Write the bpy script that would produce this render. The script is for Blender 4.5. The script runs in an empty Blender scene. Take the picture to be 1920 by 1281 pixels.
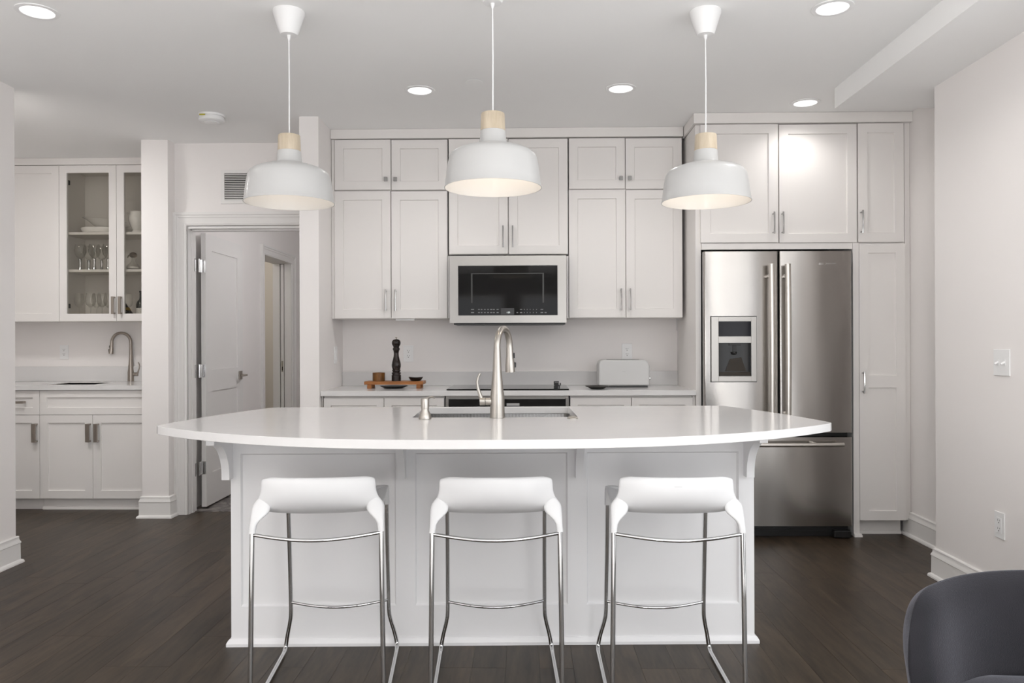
import bpy, bmesh, math, random
from mathutils import Vector, Matrix
C = bpy.context.scene
random.seed(7)
PI = math.pi
CZ0 = 2.645
CAM_H = 1.225
YAW = math.radians(1.0); ROLL = 0.0035; FPX = 1450.0

# ------------------------------------------------------------------ camera, world, light, exposure
cd = bpy.data.cameras.new('camera'); cam = bpy.data.objects.new('camera', cd); C.collection.objects.link(cam)
cd.sensor_width = 36.0; cd.sensor_fit = 'HORIZONTAL'; cd.lens = FPX / 1920.0 * 36.0; cd.clip_start = 0.05
cam.location = (0, 0, CAM_H)
_F = Vector((-math.sin(YAW), math.cos(YAW), 0)); _R0 = Vector((math.cos(YAW), math.sin(YAW), 0)); _U0 = Vector((0, 0, 1))
_R = _R0 * math.cos(ROLL) - _U0 * math.sin(ROLL); _U = _U0 * math.cos(ROLL) + _R0 * math.sin(ROLL)
cam.rotation_euler = Matrix((_R, _U, -_F)).transposed().to_euler()
C.camera = cam
C.view_settings.view_transform = 'Standard'; C.view_settings.look = 'None'
C.view_settings.gamma = 1.0; C.view_settings.use_curve_mapping = False
C.view_settings.exposure = -0.19
C.cycles.use_denoising = True
C.cycles.max_bounces = 12; C.cycles.diffuse_bounces = 6; C.cycles.glossy_bounces = 5
C.cycles.transmission_bounces = 10; C.cycles.transparent_max_bounces = 16
C.cycles.caustics_reflective = False; C.cycles.caustics_refractive = False
C.cycles.sample_clamp_indirect = 6.0

W = bpy.data.worlds.new('world'); C.world = W; W.use_nodes = True
_nt = W.node_tree; _bg = _nt.nodes['Background']
_sky = _nt.nodes.new('ShaderNodeTexSky'); _sky.sky_type = 'PREETHAM'; _sky.sun_direction = (0.3, 0.5, 0.8); _sky.turbidity = 6
_mx = _nt.nodes.new('ShaderNodeMixRGB'); _mx.inputs[0].default_value = 0.75; _mx.inputs[2].default_value = (0.9, 0.93, 1, 1)
_nt.links.new(_sky.outputs[0], _mx.inputs[1]); _nt.links.new(_mx.outputs[0], _bg.inputs[0]); _bg.inputs[1].default_value = 1.4

def area(name, loc, direction, sx, sy, power, col=(1, 1, 1), spread=180):
    l = bpy.data.lights.new(name, 'AREA'); l.shape = 'RECTANGLE'; l.size = sx; l.size_y = sy; l.energy = power; l.color = col
    l.spread = math.radians(spread)
    o = bpy.data.objects.new(name, l); C.collection.objects.link(o); o.location = loc
    o.rotation_euler = Vector(direction).to_track_quat('-Z', 'Z').to_euler(); return o
# daylight through added, unseen windows behind the camera and glazed doors in the right-hand wall
area('added_daylight_front_a', (-1.50, -5.92, 1.20), (0, 1, 0.0), 2.1, 2.0, 3, (1.0, 0.985, 0.975))
area('added_daylight_front_b', (0.95, -5.92, 1.20), (0, 1, 0.0), 2.1, 2.0, 3, (1.0, 0.985, 0.975))
area('daylight_side_a', (2.06, 1.35, 1.18), (-1, 0, 0.0), 2.5, 2.1, 27, (0.99, 0.995, 1.0))
area('added_daylight_side_b', (2.06, -2.0, 1.18), (-1, 0, 0.0), 2.5, 2.1, 86, (0.99, 0.995, 1.0))  # unseen second set of glazed doors, added for more light
# three unseen fill lights added behind the camera, bounced off side walls and ceiling
area('fill_right', (-0.2, -1.2, 0.95), (1, 0.0, 0.25), 1.2, 1.2, 150, (1.0, 1.0, 1.0))
area('fill_left', (-0.2, -1.2, 0.95), (-1, 0.0, 0.25), 1.2, 1.2, 62, (1.0, 1.0, 1.0))
area('fill_up', (0.2, -2.6, 1.3), (0, 0.1, 1), 2.0, 1.6, 28, (1.0, 1.0, 1.0))
# unseen fill light added to brighten the wet-bar niche
area('niche_fill', (-3.3, 4.45, CZ0 - 0.025), (0, 0.001, -1), 0.3, 0.3, 18, (1.0, 0.99, 0.97))

# ------------------------------------------------------------------ photo measurement -> metric
def ray(u, v): return _F + _R * ((u - 960) / FPX) + _U * ((640.5 - v) / FPX)
def aty(u, v, Y):
    d = ray(u, v); t = Y / d.y; return Vector((d.x * t, Y, CAM_H + d.z * t))
def atz(u, v, Z):
    d = ray(u, v); t = (Z - CAM_H) / d.z; return Vector((d.x * t, d.y * t, Z))
def atx(u, v, X):
    d = ray(u, v); t = X / d.x; return Vector((X, d.y * t, CAM_H + d.z * t))
def rect(u0, u1, v0, v1, Y):
    """x0,x1,z0,z1 of an upright rectangle seen on the plane at depth Y"""
    a = aty(u0, (v0 + v1) / 2, Y); b = aty(u1, (v0 + v1) / 2, Y); um = (u0 + u1) / 2
    t = aty(um, v0, Y); m = aty(um, v1, Y)
    return round(a.x, 4), round(b.x, 4), round(m.z, 4), round(t.z, 4)

# ------------------------------------------------------------------ materials
MATS = {}
def mat(name, col, rough=0.5, metal=0.0, bump=0.0, bscale=40.0, var=0.03, vscale=3.0, coat=0.0, spec=0.5, trans=0.0, ior=1.45, emit=None, estr=0.0, sheen=0.0):
    if name in MATS: return MATS[name]
    m = bpy.data.materials.new(name); m.use_nodes = True; nt = m.node_tree; b = nt.nodes['Principled BSDF']
    b.inputs['Roughness'].default_value = rough; b.inputs['Metallic'].default_value = metal
    b.inputs['Coat Weight'].default_value = coat; b.inputs['Specular IOR Level'].default_value = spec
    b.inputs['Transmission Weight'].default_value = trans; b.inputs['IOR'].default_value = ior
    b.inputs['Sheen Weight'].default_value = sheen
    tc = nt.nodes.new('ShaderNodeTexCoord')
    n = nt.nodes.new('ShaderNodeTexNoise'); n.inputs['Scale'].default_value = vscale; n.inputs['Detail'].default_value = 3
    nt.links.new(tc.outputs['Object'], n.inputs['Vector'])
    mr = nt.nodes.new('ShaderNodeMapRange'); mr.inputs[3].default_value = 1 - var; mr.inputs[4].default_value = 1 + var
    nt.links.new(n.outputs['Fac'], mr.inputs[0])
    mul = nt.nodes.new('ShaderNodeMixRGB'); mul.blend_type = 'MULTIPLY'; mul.inputs[0].default_value = 1
    mul.inputs[1].default_value = (*col, 1); nt.links.new(mr.outputs[0], mul.inputs[2]); nt.links.new(mul.outputs[0], b.inputs['Base Color'])
    if bump:
        n2 = nt.nodes.new('ShaderNodeTexNoise'); n2.inputs['Scale'].default_value = bscale; n2.inputs['Detail'].default_value = 2
        nt.links.new(tc.outputs['Object'], n2.inputs['Vector'])
        bp = nt.nodes.new('ShaderNodeBump'); bp.inputs['Strength'].default_value = bump; bp.inputs['Distance'].default_value = 0.002
        nt.links.new(n2.outputs['Fac'], bp.inputs['Height']); nt.links.new(bp.outputs[0], b.inputs['Normal'])
    if emit:
        b.inputs['Emission Color'].default_value = (*emit, 1); b.inputs['Emission Strength'].default_value = estr
    MATS[name] = m; return m

def grain_mat(name, dark, light, axis, scale=14.0, rough=0.35, stretch=14.0, random_tint=0.0, coat=0.0, dist=2.5, spec=0.32):
    m = bpy.data.materials.new(name); m.use_nodes = True; nt = m.node_tree; b = nt.nodes['Principled BSDF']; L = nt.links.new
    b.inputs['Roughness'].default_value = rough; b.inputs['Coat Weight'].default_value = coat
    tc = nt.nodes.new('ShaderNodeTexCoord'); mp = nt.nodes.new('ShaderNodeMapping'); oi = nt.nodes.new('ShaderNodeObjectInfo')
    s = [1, 1, 1]; s[axis] = 1.0 / stretch; mp.inputs['Scale'].default_value = s
    L(tc.outputs['Object'], mp.inputs['Vector'])
    cx = nt.nodes.new('ShaderNodeCombineXYZ'); mm = nt.nodes.new('ShaderNodeMath'); mm.operation = 'MULTIPLY'; mm.inputs[1].default_value = 37.0
    L(oi.outputs['Random'], mm.inputs[0])
    for i in range(3): L(mm.outputs[0], cx.inputs[i])
    L(cx.outputs[0], mp.inputs['Location'])
    n = nt.nodes.new('ShaderNodeTexNoise'); n.inputs['Scale'].default_value = scale; n.inputs['Detail'].default_value = 6; n.inputs['Distortion'].default_value = dist
    L(mp.outputs[0], n.inputs['Vector'])
    w = nt.nodes.new('ShaderNodeTexNoise'); w.inputs['Scale'].default_value = scale * 9; w.inputs['Detail'].default_value = 3
    L(mp.outputs[0], w.inputs['Vector'])
    add = nt.nodes.new('ShaderNodeMath'); add.operation = 'MULTIPLY_ADD'; add.inputs[1].default_value = 0.45
    L(w.outputs['Fac'], add.inputs[0]); L(n.outputs['Fac'], add.inputs[2])
    cr = nt.nodes.new('ShaderNodeValToRGB'); cr.color_ramp.elements[0].position = 0.45; cr.color_ramp.elements[1].position = 0.95
    cr.color_ramp.elements[0].color = (*dark, 1); cr.color_ramp.elements[1].color = (*light, 1)
    L(add.outputs[0], cr.inputs[0])
    mr = nt.nodes.new('ShaderNodeMapRange'); mr.inputs[3].default_value = 1 - random_tint; mr.inputs[4].default_value = 1 + random_tint
    L(oi.outputs['Random'], mr.inputs[0])
    mul = nt.nodes.new('ShaderNodeMixRGB'); mul.blend_type = 'MULTIPLY'; mul.inputs[0].default_value = 1
    L(cr.outputs[0], mul.inputs[1]); L(mr.outputs[0], mul.inputs[2]); L(mul.outputs[0], b.inputs['Base Color'])
    bp = nt.nodes.new('ShaderNodeBump'); bp.inputs['Strength'].default_value = 0.12; bp.inputs['Distance'].default_value = 0.001
    L(w.outputs['Fac'], bp.inputs['Height']); L(bp.outputs[0], b.inputs['Normal'])
    b.inputs['Specular IOR Level'].default_value = spec; MATS[name] = m; return m

def steel_mat(name, col, rough, wav=0.0, axis=0, aniso=0.4):
    """brushed steel sheet: fine grain along an axis, slow waviness of the sheet itself"""
    m = bpy.data.materials.new(name); m.use_nodes = True; nt = m.node_tree; b = nt.nodes['Principled BSDF']; L = nt.links.new
    b.inputs['Metallic'].default_value = 1; b.inputs['Roughness'].default_value = rough; b.inputs['Base Color'].default_value = (*col, 1)
    b.inputs['Anisotropic'].default_value = aniso
    tc = nt.nodes.new('ShaderNodeTexCoord'); mp = nt.nodes.new('ShaderNodeMapping')
    s = [900, 900, 900]; s[axis] = 6; mp.inputs['Scale'].default_value = s; L(tc.outputs['Object'], mp.inputs['Vector'])
    n = nt.nodes.new('ShaderNodeTexNoise'); n.inputs['Scale'].default_value = 1; L(mp.outputs[0], n.inputs['Vector'])
    bp = nt.nodes.new('ShaderNodeBump'); bp.inputs['Strength'].default_value = 0.05; bp.inputs['Distance'].default_value = 0.001
    L(n.outputs['Fac'], bp.inputs['Height']); last = bp
    if wav:
        mp2 = nt.nodes.new('ShaderNodeMapping'); mp2.inputs['Scale'].default_value = (4.2, 4.2, 1.3); L(tc.outputs['Object'], mp2.inputs['Vector'])
        n2 = nt.nodes.new('ShaderNodeTexNoise'); n2.inputs['Scale'].default_value = 1; n2.inputs['Detail'].default_value = 0.6; L(mp2.outputs[0], n2.inputs['Vector'])
        b2 = nt.nodes.new('ShaderNodeBump'); b2.inputs['Strength'].default_value = 1.0; b2.inputs['Distance'].default_value = wav
        L(n2.outputs['Fac'], b2.inputs['Height']); L(bp.outputs[0], b2.inputs['Normal']); last = b2
    L(last.outputs[0], b.inputs['Normal']); MATS[name] = m; return m

def glass_mat(name, col=(1, 1, 1), gloss=0.08):
    """thin clear glass: mostly see-through with a fresnel sheen"""
    m = bpy.data.materials.new(name); m.use_nodes = True; nt = m.node_tree; L = nt.links.new
    nt.nodes.remove(nt.nodes['Principled BSDF']); out = nt.nodes['Material Output']
    t = nt.nodes.new('ShaderNodeBsdfTransparent'); t.inputs[0].default_value = (*col, 1)
    g = nt.nodes.new('ShaderNodeBsdfGlossy'); g.inputs['Roughness'].default_value = 0.02
    lw = nt.nodes.new('ShaderNodeLayerWeight'); lw.inputs[0].default_value = 0.25
    mr = nt.nodes.new('ShaderNodeMapRange'); mr.inputs[3].default_value = gloss; mr.inputs[4].default_value = 0.85
    L(lw.outputs['Facing'], mr.inputs[0])
    pw = nt.nodes.new('ShaderNodeMath'); pw.operation = 'POWER'; pw.inputs[1].default_value = 2.2; L(mr.outputs[0], pw.inputs[0])
    mx = nt.nodes.new('ShaderNodeMixShader'); L(pw.outputs[0], mx.inputs[0]); L(t.outputs[0], mx.inputs[1]); L(g.outputs[0], mx.inputs[2])
    L(mx.outputs[0], out.inputs[0]); MATS[name] = m; return m

M_wall = mat('wall_paint', (0.84, 0.81, 0.795), 0.75, bump=0.05, bscale=260, var=0.01)
M_ceil = mat('ceiling_paint', (0.90, 0.90, 0.895), 0.85, bump=0.05, bscale=260, var=0.01)
M_trim = mat('trim_paint', (0.80, 0.785, 0.77), 0.4, var=0.01)
M_cab = mat('cabinet_paint', (0.78, 0.755, 0.735), 0.6, var=0.012)
M_isl = mat('island_paint', (0.82, 0.815, 0.82), 0.4, var=0.01)
M_cabin = mat('cabinet_inside', (0.72, 0.69, 0.65), 0.5, var=0.02)
M_quartz = mat('white_quartz', (0.70, 0.69, 0.685), 0.13, var=0.02, vscale=9, spec=0.3)
M_white = mat('white_plastic', (0.84, 0.84, 0.84), 0.35, var=0.01)
M_stool = mat('white_moulded_plastic', (0.66, 0.66, 0.665), 0.33, var=0.01)
M_enamel = mat('white_enamel', (0.55, 0.55, 0.545), 0.3, var=0.01, coat=0.08, spec=0.35)
M_porc = mat('white_porcelain', (0.80, 0.78, 0.74), 0.18, var=0.02, coat=0.4)
M_chrome = mat('chrome', (0.62, 0.62, 0.62), 0.07, 1.0, var=0.02)
M_pull = mat('polished_nickel', (0.42, 0.415, 0.41), 0.16, 1.0, var=0.02)
M_nickel = mat('brushed_nickel', (0.46, 0.435, 0.40), 0.28, 1.0, var=0.03, vscale=30, bump=0.05, bscale=400)
M_dnick = mat('dark_nickel', (0.40, 0.36, 0.32), 0.3, 1.0, var=0.03)
M_black = mat('black_plastic', (0.012, 0.012, 0.012), 0.35, var=0.1)
M_bglass = mat('black_glass', (0.010, 0.0095, 0.009), 0.04, var=0.05, spec=0.4)
M_void = mat('dark_slot', (0.02, 0.018, 0.016), 0.8, var=0.1)
M_grey = mat('grey_print', (0.42, 0.42, 0.42), 0.6, var=0.05)
M_lit = mat('clock_digits', (0.7, 0.75, 0.75), 0.5, emit=(0.8, 0.9, 0.9), estr=0.8)
M_lens = mat('lamp_diffuser', (0.9, 0.9, 0.9), 0.5, emit=(1.0, 0.985, 0.97), estr=2.0)
M_bulb = mat('warm_bulb', (0.9, 0.9, 0.85), 0.4, emit=(1.0, 0.86, 0.70), estr=3.0)
M_velvet = mat('charcoal_velvet', (0.017, 0.0165, 0.019), 0.95, bump=0.5, bscale=500, var=0.35, vscale=7, sheen=0.35, spec=0.1)
M_velvet.node_tree.nodes['Principled BSDF'].inputs['Sheen Roughness'].default_value = 0.4
M_velvet.node_tree.nodes['Principled BSDF'].inputs['Sheen Tint'].default_value = (0.75, 0.75, 0.85, 1)
M_dgreen = mat('dark_bottle_glass', (0.012, 0.013, 0.010), 0.06, var=0.1, spec=0.7)
M_ylab = mat('ochre_label', (0.32, 0.22, 0.05), 0.6, var=0.2, vscale=40)
M_wlab = mat('pale_label', (0.6, 0.58, 0.54), 0.6, var=0.25, vscale=60)
M_stone = mat('dark_pebbled_stone', (0.035, 0.032, 0.028), 0.55, bump=1.0, bscale=140, var=0.6, vscale=90)
M_yel = mat('yellow_sticker', (0.45, 0.40, 0.04), 0.6)
M_beige = mat('beige_paint', (0.68, 0.64, 0.57), 0.8, var=0.01)
M_oak = grain_mat('dark_stained_oak', (0.014, 0.009, 0.005), (0.066, 0.046, 0.029), 1, scale=9.0, rough=0.38, stretch=7.0, random_tint=0.2)
M_birch = grain_mat('pale_birch', (0.48, 0.40, 0.29), (0.63, 0.545, 0.43), 2, scale=40.0, rough=0.5, stretch=10, dist=0.6)
M_wal = grain_mat('dark_turned_wood', (0.008, 0.005, 0.004), (0.022, 0.013, 0.010), 2, scale=20, rough=0.25, stretch=8, coat=0.15)
M_acac = grain_mat('orange_brown_wood', (0.20, 0.070, 0.018), (0.42, 0.17, 0.05), 0, scale=25, rough=0.4, stretch=10)
M_jar = grain_mat('amber_brown_wood', (0.06, 0.025, 0.006), (0.20, 0.085, 0.018), 2, scale=22, rough=0.35, stretch=6)
M_steel = steel_mat('brushed_steel', (0.38, 0.365, 0.345), 0.28, axis=0)
M_fridge = steel_mat('fridge_steel', (0.43, 0.41, 0.39), 0.2, wav=0.012, axis=0)
M_handle = mat('satin_steel_handle', (0.70, 0.67, 0.63), 0.33, 1.0, var=0.02)
M_glass = glass_mat('clear_glass', (0.985, 0.985, 0.98), 0.16)
M_pane = glass_mat('cabinet_pane', (0.90, 0.895, 0.88), 0.10)
M_win = glass_mat('window_pane', (0.97, 0.98, 0.98), 0.1)

# grey mottled stone floor of the bathroom
def marble_mat():
    m = bpy.data.materials.new('grey_mottled_stone'); m.use_nodes = True; nt = m.node_tree; b = nt.nodes['Principled BSDF']; L = nt.links.new
    tc = nt.nodes.new('ShaderNodeTexCoord'); n = nt.nodes.new('ShaderNodeTexNoise'); n.inputs['Scale'].default_value = 9; n.inputs['Detail'].default_value = 5; n.inputs['Distortion'].default_value = 2.2
    L(tc.outputs['Object'], n.inputs['Vector']); cr = nt.nodes.new('ShaderNodeValToRGB')
    cr.color_ramp.elements[0].position = 0.38; cr.color_ramp.elements[0].color = (0.03, 0.025, 0.023, 1)
    cr.color_ramp.elements[1].position = 0.66; cr.color_ramp.elements[1].color = (0.34, 0.31, 0.29, 1)
    L(n.outputs['Fac'], cr.inputs[0]); L(cr.outputs[0], b.inputs['Base Color']); b.inputs['Roughness'].default_value = 0.3
    MATS['marble'] = m; return m
M_marble = marble_mat()

# ------------------------------------------------------------------ mesh builder
class MB:
    def __init__(s): s.v = []; s.f = []
    def poly(s, pts, faces):
        o = len(s.v); s.v += [tuple(p) for p in pts]; s.f += [tuple(i + o for i in f) for f in faces]; return s
    def box(s, x0, x1, y0, y1, z0, z1):
        p = [(x0, y0, z0), (x1, y0, z0), (x1, y1, z0), (x0, y1, z0), (x0, y0, z1), (x1, y0, z1), (x1, y1, z1), (x0, y1, z1)]
        return s.poly(p, [(0, 3, 2, 1), (4, 5, 6, 7), (0, 1, 5, 4), (1, 2, 6, 5), (2, 3, 7, 6), (3, 0, 4, 7)])
    def lathe(s, prof, c=(0, 0, 0), n=32, axis='z', close=False):
        """prof: (radius, height) list; closed profile when close"""
        o = len(s.v); k = len(prof)
        for (r, h) in prof:
            for i in range(n):
                a = 2 * PI * i / n; x, y = r * math.cos(a), r * math.sin(a)
                p = (x, y, h) if axis == 'z' else ((x, -h, y) if axis == 'y' else (h, x, y))
                s.v.append((p[0] + c[0], p[1] + c[1], p[2] + c[2]))
        for j in range(k - 1 if not close else k):
            j2 = (j + 1) % k
            for i in range(n):
                i2 = (i + 1) % n; s.f.append((o + j * n + i, o + j * n + i2, o + j2 * n + i2, o + j2 * n + i))
        if not close:
            if prof[0][0] > 1e-6: s.f.append(tuple(o + i for i in reversed(range(n))))
            if prof[-1][0] > 1e-6: s.f.append(tuple(o + (k - 1) * n + i for i in range(n)))
        return s
    def tube(s, path, r, n=12, caps=True, flat=1.0):
        P = [Vector(p) for p in path]; rr = r if isinstance(r, (list, tuple)) else [r] * len(P); o = len(s.v)
        T = [(P[min(i + 1, len(P) - 1)] - P[max(i - 1, 0)]).normalized() for i in range(len(P))]
        ref = Vector((0, 0, 1)) if abs(T[0].z) < 0.9 else Vector((1, 0, 0))
        N = (ref - T[0] * ref.dot(T[0])).normalized()
        for i, p in enumerate(P):
            N = (N - T[i] * N.dot(T[i])).normalized(); B = T[i].cross(N)
            for j in range(n):
                a = 2 * PI * j / n; s.v.append(tuple(p + N * (rr[i] * math.cos(a)) + B * (rr[i] * flat * math.sin(a))))
        for i in range(len(P) - 1):
            for j in range(n):
                j2 = (j + 1) % n; s.f.append((o + i * n + j, o + i * n + j2, o + (i + 1) * n + j2, o + (i + 1) * n + j))
        if caps:
            s.f.append(tuple(o + j for j in reversed(range(n)))); s.f.append(tuple(o + (len(P) - 1) * n + j for j in range(n)))
        return s
    def prism(s, pts, a, b, axis='z'):
        """2D outline (ccw) extruded between a and b along an axis; outline coords are the two other axes in order"""
        def P(q, h): return (q[0], q[1], h) if axis == 'z' else ((q[0], h, q[1]) if axis == 'y' else (h, q[0], q[1]))
        k = len(pts); o = len(s.v); s.v += [P(q, a) for q in pts] + [P(q, b) for q in pts]
        s.f.append(tuple(o + i for i in reversed(range(k)))); s.f.append(tuple(o + k + i for i in range(k)))
        for i in range(k): j = (i + 1) % k; s.f.append((o + i, o + j, o + k + j, o + k + i))
        return s
    def ring(s, outer, inner, z0, z1):
        """plate with a hole (same vertex count outline loops)"""
        k = len(outer); o = len(s.v)
        s.v += [(p[0], p[1], z1) for p in outer] + [(p[0], p[1], z1) for p in inner] + [(p[0], p[1], z0) for p in outer] + [(p[0], p[1], z0) for p in inner]
        for i in range(k):
            j = (i + 1) % k
            s.f += [(o + i, o + j, o + k + j, o + k + i), (o + 2 * k + j, o + 2 * k + i, o + 3 * k + i, o + 3 * k + j),
                    (o + 2 * k + i, o + 2 * k + j, o + j, o + i), (o + k + i, o + k + j, o + 3 * k + j, o + 3 * k + i)]
        return s
    def build(s, name, m, parent=None, bev=0.0, smooth=True, seg=2, ang=40, recalc=True, sub=0):
        off = ORG.get(parent.name, Vector((0, 0, 0))) if parent else Vector((0, 0, 0))
        me = bpy.data.meshes.new(name); me.from_pydata([(x - off.x, y - off.y, z - off.z) for x, y, z in s.v], [], s.f); me.update()
        if recalc:
            bm = bmesh.new(); bm.from_mesh(me); bmesh.ops.recalc_face_normals(bm, faces=bm.faces); bm.to_mesh(me); bm.free()
        me.materials.append(m)
        if smooth:
            me.shade_smooth()
            if sub == 0: me.set_sharp_from_angle(angle=math.radians(ang))
        o = bpy.data.objects.new(name, me); C.collection.objects.link(o)
        if parent: o.parent = parent
        ORG[o.name] = off
        if bev:
            b = o.modifiers.new('bevel', 'BEVEL'); b.width = bev; b.segments = seg; b.limit_method = 'ANGLE'; b.angle_limit = math.radians(35); b.harden_normals = True
        if sub:
            b = o.modifiers.new('subsurf', 'SUBSURF'); b.levels = sub; b.render_levels = sub
        return o
ORG = {}
def thing(name, label, cat, loc=(0, 0, 0), group=None):
    o = bpy.data.objects.new(name, None); C.collection.objects.link(o); o.location = loc; o.empty_display_size = 0.05
    o['label'] = label; o['category'] = cat
    if group: o['group'] = group
    ORG[o.name] = Vector(loc); return o
def tag(o, label, cat, group=None):
    o['label'] = label; o['category'] = cat
    if group: o['group'] = group
    return o
def struct(o): o['kind'] = 'structure'; return o
def dup(root, loc, label=None, rotz=None):
    r = root.copy(); C.collection.objects.link(r); r.location = loc
    if label: r['label'] = label
    if rotz is not None: r.rotation_euler = (0, 0, rotz)
    ORG[r.name] = Vector(loc)
    for ch in list(root.children):
        c = ch.copy(); C.collection.objects.link(c); c.parent = r
        for g in list(ch.children):
            d = g.copy(); C.collection.objects.link(d); d.parent = c
    return r
def text(name, body, size, loc, m, parent, rot=(PI / 2, 0, 0), ext=0.0004):
    """lettering as a real mesh"""
    cu = bpy.data.curves.new(name, 'FONT'); cu.body = body; cu.size = size; cu.align_x = 'CENTER'; cu.align_y = 'CENTER'; cu.extrude = ext
    tmp = bpy.data.objects.new(name, cu); C.collection.objects.link(tmp)
    me = bpy.data.meshes.new_from_object(tmp.evaluated_get(bpy.context.evaluated_depsgraph_get())); me.name = name
    bpy.data.objects.remove(tmp); bpy.data.curves.remove(cu)
    me.materials.clear(); me.materials.append(m)
    o = bpy.data.objects.new(name, me); C.collection.objects.link(o)
    off = ORG.get(parent.name, Vector((0, 0, 0))) if parent else Vector((0, 0, 0))
    o.location = Vector(loc) - off; o.rotation_euler = rot; o.parent = parent; o['kind'] = 'stuff'; return o
def arc(cx, cy, r, a0, a1, n): return [(cx + r * math.cos(a0 + (a1 - a0) * i / n), cy + r * math.sin(a0 + (a1 - a0) * i / n)) for i in range(n + 1)]
def rrect(x0, x1, y0, y1, r, n=5):
    return arc(x1 - r, y0 + r, r, -PI / 2, 0, n) + arc(x1 - r, y1 - r, r, 0, PI / 2, n) + arc(x0 + r, y1 - r, r, PI / 2, PI, n) + arc(x0 + r, y0 + r, r, PI, 1.5 * PI, n)

# ------------------------------------------------------------------ room constants
CZ = 2.645            # ceiling
YB = 5.47             # back wall of the kitchen and door wall
YN = 6.21             # back wall of the wet-bar niche
XL = -2.84            # left wall face
XR = 2.115            # right wall face near the camera
XR2 = 2.405           # right wall face beside the pantry
YF = -6.0             # wall behind the camera

# ------------------------------------------------------------------ floor: planks
floor = MB().box(-4.6, 3.0, YF - 0.3, 9.4, -0.10, -0.012).box(-2.84, XR + 0.05, YF, 1.9, -0.012, 0.0).build('floor', M_oak, smooth=False)
struct(floor)
MB().box(-2.6, 1.7, -4.2, 1.2, 0.0005, 0.012).build('added_bounce_rug', mat('pale_bounce', (0.82, 0.81, 0.80), 0.95, bump=0.4, bscale=300), floor)  # unseen rug added to bounce light up to the ceiling
PW = 0.127
plank_mesh = {}
def plank(x, y0, y1):
    L = round(y1 - y0, 2); key = L
    if key not in plank_mesh:
        mb = MB(); w = PW / 2 - 0.0002; l = L / 2 - 0.0002; e = 0.0005
        p = [(-w, -l, -0.012), (w, -l, -0.012), (w, l, -0.012), (-w, l, -0.012), (-w, -l, -e), (w, -l, -e), (w, l, -e), (-w, l, -e),
             (-w + e, -l + e, 0), (w - e, -l + e, 0), (w - e, l - e, 0), (-w + e, l - e, 0)]
        mb.poly(p, [(0, 1, 5, 4), (1, 2, 6, 5), (2, 3, 7, 6), (3, 0, 4, 7), (4, 5, 9, 8), (5, 6, 10, 9), (6, 7, 11, 10), (7, 4, 8, 11), (8, 9, 10, 11)])
        me = bpy.data.meshes.new('plank'); me.from_pydata(mb.v, [], mb.f); me.materials.append(M_oak); me.update(); plank_mesh[key] = me
    o = bpy.data.objects.new('plank', plank_mesh[key]); C.collection.objects.link(o); o.parent = floor
    o.location = (x, (y0 + y1) / 2, -0.0002)
x = -4.46
while x < XR2 + 0.06:
    ys = 1.9 if x > XL - 0.05 else 4.2
    ye = 5.56 if x > -2.72 else 6.0
    ys2 = round(ys, 2); first = True
    cuts = []
    y = ys2
    while y < ye - 0.01:
        L = random.choice([0.9, 1.1, 1.3, 1.5, 1.7]) if not first else random.choice([0.4, 0.7, 1.0, 1.3])
        first = False
        if ye - (y + L) < 0.35: L = ye - y
        L = round(L, 2); plank(x, y, y + L); y = round(y + L, 2)
    x += PW
struct(MB().box(-2.60, 0.2, 5.56, 8.6, -0.012, 0.001).build('floor_bathroom', M_marble, smooth=False))

# ------------------------------------------------------------------ ceiling, soffit
ceil = struct(MB().box(-4.6, 3.0, YF - 0.3, 9.4, CZ, CZ + 0.12).build('ceiling', M_ceil, smooth=False))
zs = round(aty(1565, 204, 4.39).z, 3)
struct(MB().box(1.747, XR2 + 0.1, YF, 4.39, zs, CZ).build('ceiling_soffit', M_ceil, ceil, smooth=False))

# ------------------------------------------------------------------ walls
def wall(name, *boxes, m=M_wall):
    mb = MB()
    for b in boxes: mb.box(*b)
    return struct(mb.build(name, m, smooth=False))
DX0 = aty(352.5, 690, YB).x; DX1 = DX0 + 0.82; DZ = aty(460, 424, YB).z     # door opening
wall('wall_left', (XL - 0.14, XL, YF, 4.255, 0, CZ))
wall('wall_niche_left', (-4.55, -4.42, 4.0, YN, 0, CZ), (-4.42, XL - 0.14, 4.0, 4.1, 0, CZ))
wall('wall_niche_back', (-4.55, -2.685, YN, YN + 0.12, 0, CZ))
wall('wall_pier', (-2.685, -2.497, 5.365, YN + 0.12, 0, CZ))
wall('wall_door', (-2.497, DX0, YB, YB + 0.13, 0, CZ), (DX0, DX1, YB, YB + 0.13, DZ, CZ), (DX1, -1.42, YB, YB + 0.13, 0, CZ))
wall('wall_wing', (-1.42, -1.298, 4.842, YB + 0.13, 0, CZ))
wall('wall_back', (-1.298, 2.8, YB, YB + 0.13, 0, CZ))
wall('wall_right', (XR, XR2 + 0.15, 2.98, 4.03, 0, CZ), (XR, XR + 0.15, 0.0, 2.98, 2.25, CZ), (XR, XR + 0.15, -0.65, -0.28, 0, CZ), (XR, XR + 0.15, -0.28, 0.0, 2.25, CZ), (XR, XR + 0.15, YF, -3.4, 0, CZ), (XR, XR + 0.15, -3.4, -0.65, 2.25, CZ))
wall('wall_right_inner', (XR2, XR2 + 0.15, 4.03, YB, 0, CZ))
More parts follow.
